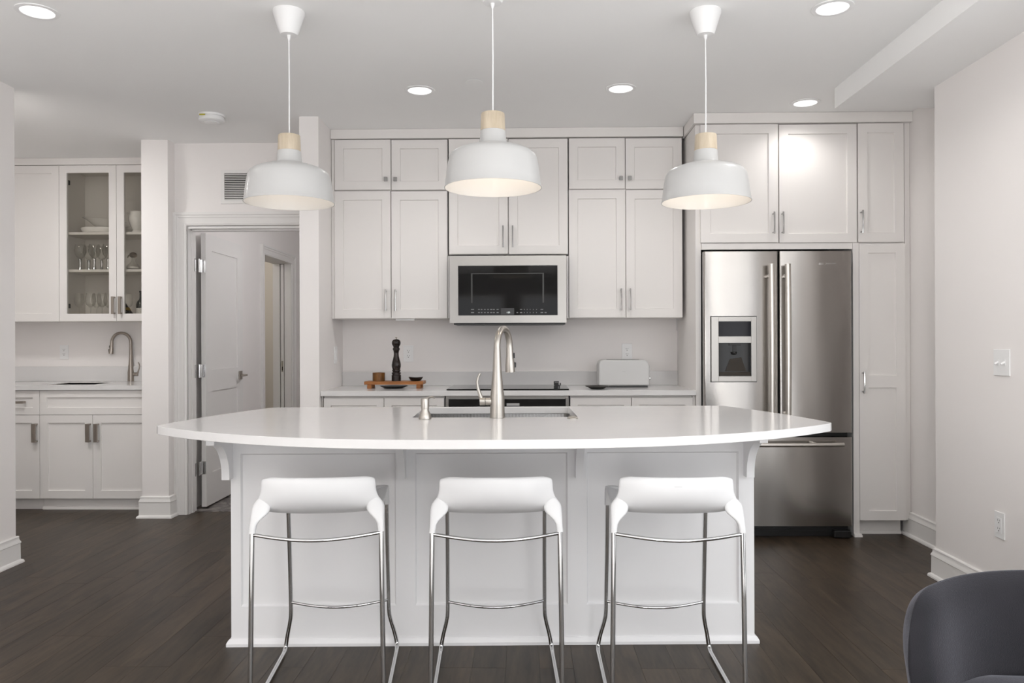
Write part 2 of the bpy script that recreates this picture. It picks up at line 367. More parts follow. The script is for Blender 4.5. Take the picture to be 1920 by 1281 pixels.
wall('wall_front', (XL, -2.55, YF - 0.15, YF, 0, CZ), (-0.45, -0.10, YF - 0.15, YF, 0, CZ), (2.0, XR + 0.15, YF - 0.15, YF, 0, CZ),
     (-2.55, -0.45, YF - 0.15, YF, 0, 0.2), (-0.10, 2.0, YF - 0.15, YF, 0, 0.2), (-2.55, -0.45, YF - 0.15, YF, 2.2, CZ), (-0.10, 2.0, YF - 0.15, YF, 2.2, CZ), m=mat('dim_reflection_paint', (0.22, 0.22, 0.23), 0.8))  # invented dark tone on the unseen wall, keeps glass reflections dark
# unseen windows added for light behind the camera, and glazed doors in the right wall (the daylight of the room)
def window(name, x0, x1, y0, y1, z0, z1, bars):
    along_x = (x1 - x0) > (y1 - y0); mb = MB(); t = 0.06
    def bar(a0, a1, zz0, zz1):
        if along_x: mb.box(a0, a1, y0, y1, zz0, zz1)
        else: mb.box(x0, x1, a0, a1, zz0, zz1)
    lo, hi = (x0, x1) if along_x else (y0, y1)
    bar(lo, lo + t, z0, z1); bar(hi - t, hi, z0, z1); bar(lo + t, hi - t, z1 - t, z1); bar(lo + t, hi - t, z0, z0 + t)
    for k in range(1, bars): c = lo + (hi - lo) * k / bars; bar(c - 0.03, c + 0.03, z0 + t, z1 - t)
    o = struct(mb.build(name, M_trim, smooth=False))
    ym = (y0 + y1) / 2; xm = (x0 + x1) / 2
    p = MB().box(lo, hi, ym - 0.003, ym + 0.003, z0, z1) if along_x else MB().box(xm - 0.003, xm + 0.003, lo, hi, z0, z1)
    p.build('pane', M_win, o, smooth=False); return o
window('added_window_1', -2.55, -0.45, YF - 0.12, YF - 0.06, 0.2, 2.2, 2)
window('added_window_2', -0.10, 2.0, YF - 0.12, YF - 0.06, 0.2, 2.2, 2)
window('window_3', XR + 0.05, XR + 0.11, -0.28, 2.98, 0.0, 2.25, 3)
window('added_window_4', XR + 0.05, XR + 0.11, -3.4, -0.65, 0.0, 2.25, 3)  # unseen, added to let in more light from the right
# bathroom and the closet beyond it
XB = -2.45
PJ0 = atx(495, 700, XB).y; PJ1 = atx(547, 700, XB).y; PZ = atx(495, 478, XB).z   # pocket-door opening
wall('wall_bathroom_left', (XB - 0.189, XB, 5.62, PJ0 - 0.0105, 0, CZ), (XB - 0.189, XB - 0.118, PJ1 - 0.001, 8.6, 0, CZ), (XB - 0.068, XB, PJ1 - 0.001, 8.6, 0, CZ), (XB - 0.118, XB - 0.068, PJ1 - 0.001, 8.6, PZ, CZ), (XB - 0.189, XB, PJ0 - 0.0105, PJ1, PZ + 0.0105, CZ))
wall('wall_bathroom_back', (-2.64, 0.2, 8.6, 8.72, 0, CZ))
wall('wall_bathroom_right', (-0.6, -0.48, YB + 0.13, 8.6, 0, CZ))
wall('wall_closet', (-4.1, -2.64, 9.0, 9.1, 0, CZ), (-4.1, -4.0, 6.4, 9.0, 0, CZ), (-4.0, -2.64, 6.4, 6.5, 0, CZ), m=M_beige)

# ------------------------------------------------------------------ mouldings
BASE = [(0, 0), (0.030, 0), (0.030, 0.008), (0.026, 0.016), (0.017, 0.021), (0.016, 0.108), (0.019, 0.112), (0.018, 0.118), (0.013, 0.128), (0.011, 0.140), (0.012, 0.146), (0.009, 0.150), (0, 0.152)]
def run(mb, a, b, nrm, prof, ma=0, mb_=0):
    """profile run from a to b (xy), standing out along nrm; ma/mb_ = +1 outside mitre, -1 inside mitre, 0 square"""
    a = Vector(a); b = Vector(b); n = Vector(nrm); t = (b - a).normalized(); o = len(mb.v); k = len(prof)
    for P, s, mi in ((a, -1, ma), (b, 1, mb_)):
        for d, z in prof: q = P + n * d + t * (s * mi * d); mb.v.append((q.x, q.y, z))
    for i in range(k): j = (i + 1) % k; mb.f.append((o + i, o + j, o + k + j, o + k + i))
    mb.f.append(tuple(o + i for i in reversed(range(k)))); mb.f.append(tuple(o + k + i for i in range(k)))
def baseboard(name, *runs):
    mb = MB()
    for r in runs: run(mb, *r)
    return struct(mb.build(name, M_trim, ang=25))
baseboard('baseboard_left', ((XL, YF), (XL, 4.255), (1, 0), BASE, 0, 1), ((XL, 4.255), (XL - 0.14, 4.255), (0, 1), BASE, 1, 0))
baseboard('baseboard_right', ((XR, 2.98), (XR, 4.03), (-1, 0), BASE, 0, 1), ((XR, 4.03), (XR2, 4.03), (0, 1), BASE, 1, -1))
baseboard('baseboard_right_inner', ((XR2, 4.03), (XR2, 4.945), (-1, 0), BASE, 0, 0))
baseboard('baseboard_pier', ((-2.685, 5.365), (-2.497, 5.365), (0, -1), BASE, 1, 1), ((-2.497, 5.365), (-2.497, YB), (1, 0), BASE, 1, 0), ((-2.685, 5.60), (-2.685, 5.365), (-1, 0), BASE, 0, 1))
baseboard('baseboard_wing', ((-1.42, 4.842), (-1.298, 4.842), (0, -1), BASE, 1, 1), ((-1.42, YB), (-1.42, 4.842), (-1, 0), BASE, 0, 1))
# door casing (stepped colonial profile) around the bathroom door
CAS = [(0, 0), (0.0, 0.012), (0.012, 0.016), (0.018, 0.013), (0.050, 0.016), (0.058, 0.021), (0.068, 0.021), (0.074, 0.026), (0.092, 0.026), (0.092, 0)]
def casing(name, u0, u1, zt, plane, ax, sgn):
    """picture-frame casing round an opening u0..u1 up to zt on a wall plane; ax 0: wall normal is Y, 1: wall normal is X"""
    mb = MB(); k = len(CAS)
    loops = []
    for (uu, zz, du, dz) in ((u0, 0.0, -1, 0), (u0, zt, -1, 1), (u1, zt, 1, 1), (u1, 0.0, 1, 0)):
        L = []
        for w, h in CAS:
            U = uu + du * w; Z = zz + dz * w; D = plane + sgn * h
            L.append((U, D, Z) if ax == 0 else (D, U, Z))
        loops.append(L)
    for L in loops: mb.v += L
    for s in range(3):
        for i in range(k): j = (i + 1) % k; mb.f.append((s * k + i, s * k + j, (s + 1) * k + j, (s + 1) * k + i))
    mb.f.append(tuple(range(k))); mb.f.append(tuple(3 * k + i for i in range(k)))
    return struct(mb.build(name, M_trim, ang=20))
tr1 = casing('trim_1', DX0 - 0.006, DX1 + 0.006, DZ + 0.006, YB, 0, -1)
j = MB(); j.box(DX0 - 0.004, DX0 + 0.004, YB, YB + 0.13, 0, DZ); j.box(DX1 - 0.004, DX1 + 0.004, YB, YB + 0.13, 0, DZ); j.box(DX0, DX1, YB, YB + 0.13, DZ - 0.016, DZ + 0.004)
j.box(DX0 + 0.004, DX0 + 0.012, YB + 0.045, YB + 0.085, 0, DZ - 0.016); j.box(DX0, DX1, YB + 0.045, YB + 0.085, DZ - 0.028, DZ - 0.016)
j.build('jamb', M_trim, tr1, bev=0.001, smooth=False)
tr2 = casing('trim_2', PJ0, PJ1, PZ, XB, 1, 1)
j = MB(); j.box(XB - 0.19, XB, PJ0 - 0.01, PJ0, 0, PZ); j.box(XB - 0.19, XB, PJ0, PJ1, PZ, PZ + 0.01)
j.box(XB - 0.19, XB - 0.118, PJ1 - 0.02, PJ1 - 0.002, 0, PZ); j.box(XB - 0.068, XB, PJ1 - 0.02, PJ1 - 0.002, 0, PZ)
j.build('jamb', M_trim, tr2, smooth=False)
d2 = struct(MB().box(XB - 0.109, XB - 0.077, PJ1 - 0.016, 8.55, 0.01, PZ - 0.006).build('door_2', M_trim, bev=0.001))
MB().box(XB - 0.101, XB - 0.085, PJ1 - 0.0175, PJ1 - 0.0155, 0.915, 1.03).build('latch_plate', M_nickel, d2)
MB().box(XB - 0.097, XB - 0.089, PJ1 - 0.019, PJ1 - 0.017, 0.93, 0.97).build('latch_pull', M_black, d2)

# open bathroom door: hinged left, swung 90 degrees into the bathroom
def shaker_x(mb, xf, t, y0, y1, z0, z1, panels, rec=0.009):
    """slab at x in [xf-t, xf], face +x, with recessed panels (ya,yb,za,zb)"""
    ys = sorted({y0, y1, *[p[0] for p in panels], *[p[1] for p in panels]}); zs_ = sorted({z0, z1, *[p[2] for p in panels], *[p[3] for p in panels]})
    for a in range(len(ys) - 1):
        for b in range(len(zs_) - 1):
            c = ((ys[a] + ys[a + 1]) / 2, (zs_[b] + zs_[b + 1]) / 2)
            inside = any(p[0] < c[0] < p[1] and p[2] < c[1] < p[3] for p in panels)
            mb.box(xf - t + (rec if inside else 0), xf - (rec if inside else 0), ys[a], ys[a + 1], zs_[b], zs_[b + 1])
LX = -2.360; LY0 = 5.672; LY1 = LY0 + 0.745; LZ = DZ - 0.02
mb = MB(); shaker_x(mb, LX, 0.035, LY0, LY1, 0.012, LZ, [(LY0 + 0.115, LY1 - 0.115, 1.02, LZ - 0.12), (LY0 + 0.115, LY1 - 0.115, 0.25, 0.86)])
door1 = struct(mb.build('door_1', M_trim, smooth=False))
for zh in (0.30, 1.015, 1.79):
    h = MB(); h.box(LX - 0.034, LX - 0.002, LY0 - 0.0025, LY0 - 0.0005, zh - 0.048, zh + 0.048)
    h.box(DX0 + 0.0042, DX0 + 0.0062, YB + 0.088, YB + 0.125, zh - 0.048, zh + 0.048)
    h.lathe([(0.0075, -0.05), (0.0075, 0.05)], (DX0 + 0.013, LY0 - 0.040, zh), 12)
    h.box(DX0 + 0.012, LX - 0.030, LY0 - 0.042, LY0 - 0.040, zh - 0.048, zh + 0.048); h.box(LX - 0.034, LX - 0.032, LY0 - 0.042, LY0 - 0.001, zh - 0.048, zh + 0.048)
    h.build('hinge', M_chrome, door1, bev=0.001)
hz = 0.955
h = MB().box(LX, LX + 0.010, LY1 - 0.095, LY1 - 0.035, hz - 0.035, hz + 0.035)
h.tube([(LX + 0.010, LY1 - 0.065, hz), (LX + 0.052, LY1 - 0.065, hz)], 0.009)
h.box(LX + 0.044, LX + 0.060, LY1 - 0.155, LY1 - 0.055, hz - 0.008, hz + 0.008)
h.build('door_handle', M_dnick, door1, bev=0.002)

# ------------------------------------------------------------------ cabinets
def shaker(mb, x0, x1, z0, z1, yf, t=0.021, st=0.057, rec=0.010, rail=None):
    """shaker front facing -y; optional mid rail (za, zb)"""
    rail_h = st
    holes = [(x0 + st, x1 - st, z0 + rail_h, z1 - rail_h)]
    if rail: holes = [(x0 + st, x1 - st, z0 + rail_h, rail[0]), (x0 + st, x1 - st, rail[1], z1 - rail_h)]
    mb.box(x0, x0 + st, yf, yf + t, z0, z1); mb.box(x1 - st, x1, yf, yf + t, z0, z1)
    mb.box(x0 + st, x1 - st, yf, yf + t, z0, z0 + rail_h); mb.box(x0 + st, x1 - st, yf, yf + t, z1 - rail_h, z1)
    if rail: mb.box(x0 + st, x1 - st, yf, yf + t, rail[0], rail[1])
    for h in holes:
        e = 0.0035
        mb.poly([(h[0], yf + 0.001, h[2]), (h[1], yf + 0.001, h[2]), (h[1], yf + 0.001, h[3]), (h[0], yf + 0.001, h[3]),
                 (h[0] + e, yf + rec, h[2] + e), (h[1] - e, yf + rec, h[2] + e), (h[1] - e, yf + rec, h[3] - e), (h[0] + e, yf + rec, h[3] - e)],
                [(0, 1, 5, 4), (1, 2, 6, 5), (2, 3, 7, 6), (3, 0, 4, 7), (4, 5, 6, 7)])
def bar_pull(u, v0, v1, yf, parent, m=None, w=0.010):
    x, _, z0, z1 = rect(u, u + 1, v0, v1, yf - 0.03)
    mb = MB(); n = 8
    mb.tube([(x, yf - 0.03 - 0.004 * math.sin(PI * i / n), z0 + (z1 - z0) * i / n) for i in range(n + 1)], w / 2, 8)
    for z in (z0 + 0.010, z1 - 0.010): mb.tube([(x, yf - 0.031, z), (x, yf, z)], 0.0045, 8)
    return mb.build('handle', m or M_pull, parent)
def flat_pull(u0, u1, v0, v1, yf, parent):
    x0, x1, z0, z1 = rect(u0, u1, v0, v1, yf - 0.03); mb = MB()
    mb.box(x0, x1, yf - 0.036, yf - 0.026, z0, z1)
    if (z1 - z0) > (x1 - x0):
        for z in (z0, z1 - 0.012): mb.box(x0 + 0.002, x1 - 0.002, yf - 0.026, yf, z, z + 0.012)
    else:
        for xx in (x0, x1 - 0.012): mb.box(xx, xx + 0.012, yf - 0.026, yf, z0 + 0.001, z1 - 0.001)
    return mb.build('handle', M_dnick, parent, bev=0.001)
def knob(u, v, yf, parent):
    p = aty(u, v, yf - 0.02); mb = MB()
    mb.tube([(p.x, yf - 0.012, p.z), (p.x, yf, p.z)], 0.006, 10)
    mb.box(p.x - 0.012, p.x + 0.012, yf - 0.026, yf - 0.012, p.z - 0.014, p.z + 0.014)
    return mb.build('knob', M_pull, parent, bev=0.003)
def cabinet(name, label, yf, doors, back, body=None, group=None, m=M_cab, st=0.057, body_m=None):
    """doors: (u0,u1,v0,v1, pull) rectangles on the face plane yf"""
    R = [rect(*d[:4], yf) for d in doors]
    x0 = min(r[0] for r in R); x1 = max(r[1] for r in R); z0 = min(r[2] for r in R); z1 = max(r[3] for r in R)
    if body: x0, x1, z0, z1 = [b if b is not None else d for b, d in zip(body, (x0, x1, z0, z1))]
    t = thing(name, label, 'cabinet', ((x0 + x1) / 2, (yf + back) / 2, z0), group)
    MB().box(x0, x1, yf + 0.0225, back, z0, z1).build('carcass', body_m or m, t, bev=0.0008)
    for d, r in zip(doors, R):
        mb = MB(); kw = d[5] if len(d) > 5 else {}
        g = 0.0022
        shaker(mb, r[0] + g, r[1] - g, r[2] + g, r[3] - g, yf, st=st, **kw.get('shaker', {}))
        dr = mb.build(kw.get('name', 'door'), m, t, smooth=False)
        pl = d[4]
        if pl is None: continue
        if pl[0] == 'bar': bar_pull(pl[1], pl[2], pl[3], yf, dr)
        elif pl[0] == 'flat': flat_pull(*pl[1:], yf, dr)
        elif pl[0] == 'knob': knob(pl[1], pl[2], yf, dr)
    return t
YU = 5.15; BK = YB - 0.002
G = 'white shaker wall cabinets over the kitchen counter'
c = cabinet('wall_cabinet', 'tall white two-door wall cabinet left of the microwave, above the pepper mill', YU,
        [(627, 733, 358, 597.5, ('bar', 723, 543, 583)), (733.5, 839, 358, 597.5, ('bar', 741, 543, 583))], BK, group=G)
x0, x1, z0, z1 = rect(742, 778, 597, 600, 5.2)
MB().box(x0, x1, 5.19, 5.27, ORG[c.name].z - 0.012, ORG[c.name].z).build('puck_light', M_white, c, bev=0.003)
cabinet('wall_cabinet', 'small white two-door top cabinet with square knobs, left of the middle pendant', YU,
        [(627, 733, 261.5, 356.5, ('knob', 723, 336)), (733.5, 839, 261.5, 356.5, ('knob', 741, 336))], BK, group=G)
cabinet('wall_cabinet', 'white two-door wall cabinet directly above the microwave', YU,
        [(841, 952.5, 260, 477, ('bar', 943, 423, 464)), (953.5, 1065, 260, 477, ('bar', 961, 423, 464))], BK, group=G)
cabinet('wall_cabinet', 'small white two-door top cabinet with square knobs, left of the right-hand pendant', YU,
        [(1066.5, 1172, 258.5, 354.5, ('knob', 1164.5, 334)), (1172.5, 1279, 258.5, 354.5, ('knob', 1181, 334))], BK, group=G)
cabinet('wall_cabinet', 'tall white two-door wall cabinet right of the microwave, above the toaster', YU,
        [(1066.5, 1173, 355.5, 596, ('bar', 1165, 541, 582)), (1173.5, 1280, 355.5, 596, ('bar', 1182, 541, 582))], BK, group=G)
# fillers and frieze board over the wall cabinets
zc = aty(640, 261, YU).z
mb = MB(); mb.box(-1.297, 1.049, YU - 0.012, YU + 0.05, zc, CZ - 0.001)
l = rect(620, 626, 262, 598, YU); mb.box(-1.296, rect(627, 628, 262, 598, YU)[0] - 0.001, YU + 0.012, YU + 0.05, l[2], zc)
struct(mb.build('trim_3', M_cab, bev=0.0015))
YP = 4.855
# fridge surround, frieze
zf = aty(1450, 231.5, YP).z
LP0, LP1 = rect(1306, 1316.3, 240, 1000, YP)[:2]
FR0, FR1 = rect(1600, 1611, 460, 1005, YP)[:2]
xpr = rect(1609, 1699, 456, 976, YP)[1]
mb = MB(); mb.box(LP0 - 0.016, XR2 - 0.001, YP - 0.018, YP + 0.05, zf, CZ - 0.001); mb.box(LP0 - 0.016, LP0, YP + 0.05, YU + 0.05, zf, CZ - 0.001)
mb.box(xpr + 0.003, XR2 - 0.001, YP + 0.02, YP + 0.05, 0.10, zf)
struct(mb.build('trim_4', M_cab, bev=0.0015))
zft = rect(1317, 1600, 467.5, 1000, YP)[3]
tag(MB().box(LP0, LP1, YP + 0.0218, BK, 0.001, zf - 0.002).build('fridge_side_panel', M_cab, bev=0.001), 'tall white end panel on the left of the steel refrigerator', 'panel')
t = thing('fridge_side_panel', 'narrow white end panel between the steel refrigerator and the pantry', 'panel', ((FR0 + FR1) / 2, 5.1, 0))
zd = rect(1313, 1459, 232, 455.5, YP)[2]
MB().box(FR0, FR1, YP, BK, 0.001, zd - 0.003).build('panel_board', M_cab, t, bev=0.001)
mb = MB(); run(mb, (FR0, YP), (FR1, YP), (0, -1), [(0, 0), (0.013, 0), (0.013, 0.01), (0.009, 0.02), (0, 0.024)], 0, 1); run(mb, (FR1, YP), (FR1, YP + 0.09), (1, 0), [(0, 0), (0.013, 0), (0.013, 0.01), (0.009, 0.02), (0, 0.024)], 1, 0)
mb.build('shoe_moulding', M_cab, t)
fc = cabinet('fridge_cabinet', 'wide white two-door cabinet above the steel refrigerator', YP,
        [(1313, 1459.5, 232.5, 455.5, ('bar', 1452, 397, 438)), (1460.5, 1607, 232.5, 455.5, ('bar', 1469, 397, 438))], BK,
        body=(LP1 + 0.001, FR1 - 0.001, None, None))
MB().box(LP1 + 0.001, FR0 - 0.001, YP + 0.003, YP + 0.03, zft, zd - 0.003).build('head_rail', M_cab, fc, bev=0.001)
pr = rect(1609, 1699, 456, 976, YP)
t = cabinet('pantry_cabinet', 'tall narrow white pantry cabinet at the far right, two doors one above the other', YP,
        [(1608.5, 1695.5, 230.5, 454.5, ('bar', 1618, 394, 437)), (1611, 1699, 456, 976.5, ('bar', 1621, 697, 738), {'shaker': {'rail': (rect(1611, 1699, 703, 727, YP)[2], rect(1611, 1699, 704, 727, YP)[3])}})], BK,
body=(FR1 + 0.001, None, None, None))
mb = MB().box(FR1 + 0.002, XR2 - 0.035, YP + 0.085, YP + 0.1, 0.001, pr[2])
run(mb, (FR1 + 0.014, YP + 0.085), (XR2 - 0.035, YP + 0.085), (0, -1), [(0, 0), (0.012, 0), (0.012, 0.012), (0.006, 0.02), (0, 0.022)])
mb.build('toe_kick', M_cab, t)

# base cabinets of the back counter
YC = 4.885; CT = 0.915; CU = 0.883
def base_cab(label, edges):
    """edges: u of the door edges"""
    t = None; zt = aty(900, 746.5, YC).z
    xs = [aty(u, 750, YC).x for u in edges]
    t = thing('base_cabinet', label, 'cabinet', ((xs[0] + xs[-1]) / 2, 5.1, 0), 'white base cabinets under the back counter')
    MB().box(xs[0], xs[-1], YC + 0.0225, BK, 0.10, CU - 0.002).build('carcass', M_cab, t, bev=0.001)
    MB().box(xs[0], xs[-1], YC + 0.085, YC + 0.1, 0.001, 0.0995).build('toe_kick', M_cab, t)
    for a, b in zip(xs, xs[1:]):
        mb = MB(); shaker(mb, a + 0.002, b - 0.002, zt - 0.145, zt, YC, st=0.045); mb.build('drawer', M_cab, t, smooth=False)
        mb = MB(); shaker(mb, a + 0.002, b - 0.002, 0.105, zt - 0.149, YC); mb.build('door', M_cab, t, smooth=False)
    return t
base_cab('white base cabinet under the back counter, left of the black oven', [606.5, 720, 833])
base_cab('white base cabinet under the back counter, right of the black oven', [1069, 1184, 1299])
mb = MB(); a = aty(601, 750, YC + 0.02).x; b = aty(606, 750, YC + 0.02).x
mb.box(-1.296, b, YC + 0.015, YC + 0.05, 0.10, CU - 0.002); mb.box(aty(1299.5, 750, YC).x, LP0 - 0.001, YC + 0.015, YC + 0.05, 0.10, CU - 0.002)
struct(mb.build('trim_5', M_cab))
# built-in oven
ox0, ox1 = aty(835, 750, YC).x, aty(1067, 750, YC).x
t = thing('built_in_oven', 'black glass built-in oven with steel ends below the cooktop', 'oven', ((ox0 + ox1) / 2, 5.1, 0.1))
MB().box(ox0 + 0.002, ox1 - 0.002, YC + 0.02, YC + 0.5, 0.12, CU - 0.004).build('body', M_steel, t)
MB().box(ox0 + 0.022, ox1 - 0.022, YC - 0.006, YC + 0.019, 0.76, 0.862).build('control_panel', M_bglass, t, bev=0.001)
MB().box(ox0 + 0.022, ox1 - 0.022, YC - 0.012, YC + 0.019, 0.18, 0.745).build('door', M_bglass, t, bev=0.002)
for xx in (ox0 + 0.002, ox1 - 0.021): MB().box(xx, xx + 0.019, YC - 0.008, YC + 0.019, 0.14, 0.868).build('trim_strip', M_steel, t, bev=0.001)
px = rect(950, 974, 756, 761, YC)
MB().box(px[0], px[1], YC - 0.0068, YC - 0.0055, px[2], px[3]).build('display', M_grey, t)
# worktop with upstand
t = thing('kitchen_worktop', 'white quartz back counter with low upstand along the wall', 'worktop', (-0.1, 5.1, CU))
MB().box(-1.297, LP0 - 0.001, 4.862, BK, CU, CT).build('slab', M_quartz, t, bev=0.002)
zup = aty(760, 697.3, YB - 0.02).z
MB().box(-1.296, LP0 - 0.001, BK - 0.019, BK, CT + 0.0005, zup).build('upstand', M_quartz, t, bev=0.001)
# cooktop
cx0, cx1 = aty(837, 733, 4.91).x, aty(1067, 733, 4.91).x
t = thing('cooktop', 'thin black glass cooktop set on the white back counter', 'cooktop', ((cx0 + cx1) / 2, 5.1, CT))
MB().box(cx0, cx1, 4.915, 5.40, CT + 0.0005, CT + 0.008).build('glass_top', M_bglass, t, bev=0.002)
for bx, by, br in ((0.2, 0.12, 0.09), (0.2, 0.34, 0.075), (0.56, 0.12, 0.075), (0.56, 0.34, 0.10)):
    MB().lathe([(br - 0.003, 0), (br, 0), (br, 0.0002), (br - 0.003, 0.0002)], (cx0 + bx, 4.915 + by, CT + 0.0081), 40, close=True).build('burner_ring', M_grey, t)

# ------------------------------------------------------------------ microwave
YM = 5.065
x0, x1, z0, z1 = rect(843, 1062, 479.5, 605.5, YM)
t = thing('microwave', 'stainless steel microwave with black glass door under the middle wall cabinet', 'microwave', ((x0 + x1) / 2, 5.25, z0))
MB().box(x0 + 0.012, x1 - 0.012, YM + 0.022, BK, z0 + 0.002, z1 - 0.003).build('body', M_steel, t, bev=0.002)
gx0, gx1, gz0, gz1 = rect(859, 1045.5, 498, 591.5, YM)
mb = MB(); mb.box(x0, gx0, YM, YM + 0.02, z0, z1); mb.box(gx1, x1, YM, YM + 0.02, z0, z1); mb.box(gx0, gx1, YM, YM + 0.02, z0, gz0); mb.box(gx0, gx1, YM, YM + 0.02, gz1, z1)
dr = mb.build('door', M_steel, t, smooth=False)
MB().box(gx0 + 0.0005, gx1 - 0.0005, YM + 0.003, YM + 0.018, gz0 + 0.0005, gz1 - 0.0005).build('door_glass', M_bglass, dr, bev=0.001)
w = rect(883, 1020, 512, 568, YM)
wf = mat('oven_window_edge', (0.05, 0.05, 0.047), 0.25)
mb = MB(); e = 0.010
for a in ((w[0], w[0] + e, w[2], w[3]), (w[1] - e, w[1], w[2], w[3]), (w[0] + e, w[1] - e, w[3] - 0.006, w[3])): mb.box(a[0], a[1], YM + 0.0022, YM + 0.0029, a[2], a[3])
mb.build('window_edge', wf, dr)
p = aty(953, 586, YM)
text('clock_display', '1:25', 0.014, (p.x, YM + 0.0024, p.z), M_lit, dr)
d = rect(939, 964, 578, 590, YM); MB().box(d[0], d[1], YM + 0.0025, YM + 0.0031, d[2], d[3]).build('display', mat('dim_display', (0.035, 0.035, 0.035), 0.2), dr)
mb = MB()
for (u, wd) in ((886, 6), (898, 3), (903, 3), (909, 3), (915, 3), (921, 4), (926, 3), (933, 4), (970, 3), (977, 4), (983, 1.4), (988.5, 1.4), (994, 1.4), (1000, 1.4), (1006, 1.4), (1016, 5), (1023, 4)):
    for v in (580.5, 586.3):
        if (u > 1020 and v < 583) or (u == 970 and v < 583): continue
        r = rect(u - wd / 2, u + wd / 2, v - 0.9, v + 0.7, YM); mb.box(r[0], r[1], YM + 0.0022, YM + 0.0031, r[2], r[3])
o = mb.build('button_print', mat('button_print', (0.22, 0.22, 0.22), 0.5), dr, smooth=False); o['kind'] = 'stuff'
v = rect(851, 1060, 605.5, 609, YM + 0.01)
MB().box(v[0], v[1], YM + 0.012, YM + 0.30, v[2], z0 - 0.0005).build('vent_grille', M_black, t)
mb = MB(); r = rect(1062.5, 1066, 480, 597, YU + 0.012); mb.box(r[0], r[1], YU + 0.012, YU + 0.05, r[2], r[3]); r = rect(839.5, 842.5, 480, 597, YU + 0.012); mb.box(r[0], r[1], YU + 0.012, YU + 0.05, r[2], r[3])
struct(mb.build('trim_6', M_cab))

# ------------------------------------------------------------------ refrigerator
YFR = 4.805
fx0, fx1 = rect(1320.5, 1597.5, 471, 811, YFR)[:2]
t = thing('refrigerator', 'stainless steel french-door refrigerator with ice dispenser and bottom freezer', 'refrigerator', ((fx0 + fx1) / 2, 5.1, 0))
zt = rect(1321, 1459, 471.5, 811, YFR)[3]; zdb = rect(1461, 1597, 471, 811.5, YFR)[2]
zf1, zf0 = rect(1420, 1597, 820, 987, YFR)[3], rect(1420, 1597, 820, 987, YFR)[2]
xm0 = aty(1459.3, 640, YFR).x; xm1 = aty(1461.8, 640, YFR).x
MB().box(fx0 + 0.004, fx1 - 0.004, YFR + 0.065, BK - 0.02, 0.03, zt - 0.01).build('body', mat('dark_case', (0.02, 0.02, 0.02), 0.5), t)
DT = 0.06
# left door with dispenser recess
dx = rect(1333, 1417.5, 594, 715.5, YFR)
def fdoor(x0_, x1_, z0_, z1_, hole=None, name='door'):
    mb = MB(); n = 10
    if hole is None:
        mb.prism(rrect(x0_, x1_, YFR, YFR + DT, 0.010, 4), z0_, z1_, 'z')
    else:
        pr_ = rrect(x0_, x1_, YFR, YFR + DT, 0.010, 4)
        mb.prism(pr_, z0_, hole[2], 'z'); mb.prism(pr_, hole[3], z1_, 'z')
        mb.prism(rrect(x0_, hole[0], YFR, YFR + DT, 0.010, 4), hole[2], hole[3], 'z'); mb.prism(rrect(hole[1], x1_, YFR, YFR + DT, 0.010, 4), hole[2], hole[3], 'z')
    return mb.build(name, M_fridge, t, ang=30)
ld = fdoor(fx0, xm0, zdb, zt); rd = fdoor(xm1, fx1, zdb, zt); fz = fdoor(fx0, fx1, zf0, zf1, name='freezer_drawer')
# dispenser: frame proud of the door around a dark screen and a niche
us = rect(1346.5, 1407.5, 603, 631, YFR); ls = rect(1347, 1407, 643, 705.5, YFR); yd = YFR - 0.012
mb = MB()
mb.box(dx[0], us[0], yd, YFR, dx[2], dx[3]); mb.box(us[1], dx[1], yd, YFR, dx[2], dx[3]); mb.box(us[0], us[1], yd, YFR, us[3], dx[3])
mb.box(us[0], us[1], yd, YFR, ls[3], us[2]); mb.box(us[0], us[1], yd, YFR, dx[2], ls[2])
dp = mb.build('dispenser_frame', M_steel, ld, bev=0.001)
mb = MB().box(dx[0] - 0.004, dx[1] + 0.004, YFR - 0.002, YFR - 0.0005, dx[2] - 0.004, dx[3] + 0.004); mb.build('dispenser_seam', M_black, ld)
MB().box(us[0] + 0.001, us[1] - 0.001, yd + 0.002, YFR - 0.002, us[2] + 0.001, us[3] - 0.001).build('dispenser_screen', mat('screen_glass', (0.012, 0.012, 0.016), 0.06, spec=0.25), ld)
mb = MB(); mb.box(ls[0] + 0.001, ls[1] - 0.001, YFR - 0.006, YFR - 0.002, ls[2] + 0.001, ls[3] - 0.001); mb.build('dispenser_niche', M_bglass, ld)
xc = (ls[0] + ls[1]) / 2
mb = MB(); mb.lathe([(0.0, 0.0), (0.014, 0.004), (0.018, 0.012), (0.018, 0.02)], (xc - 0.006, YFR - 0.012, ls[3] - 0.075), 16)
mb.box(xc - 0.035, xc + 0.035, YFR - 0.014, YFR - 0.005, ls[3] - 0.016, ls[3] - 0.004)
mb.box(xc - 0.012, xc + 0.012, YFR - 0.012, YFR - 0.005, ls[3] - 0.055, ls[3] - 0.016); mb.build('dispenser_spout', M_black, ld, bev=0.001)
mb = MB(); mb.prism([(xc - 0.06, ls[2] + 0.03), (xc + 0.07, ls[2] + 0.03), (xc + 0.04, ls[3] - 0.09), (xc - 0.03, ls[3] - 0.10)], YFR - 0.010, YFR - 0.006, 'y')
mb.box(ls[0] + 0.004, ls[1] - 0.004, YFR - 0.012, YFR - 0.005, ls[2] + 0.003, ls[2] + 0.026); mb.build('dispenser_paddle', mat('smoked_brown', (0.03, 0.022, 0.014), 0.25, spec=0.25), ld, bev=0.001)
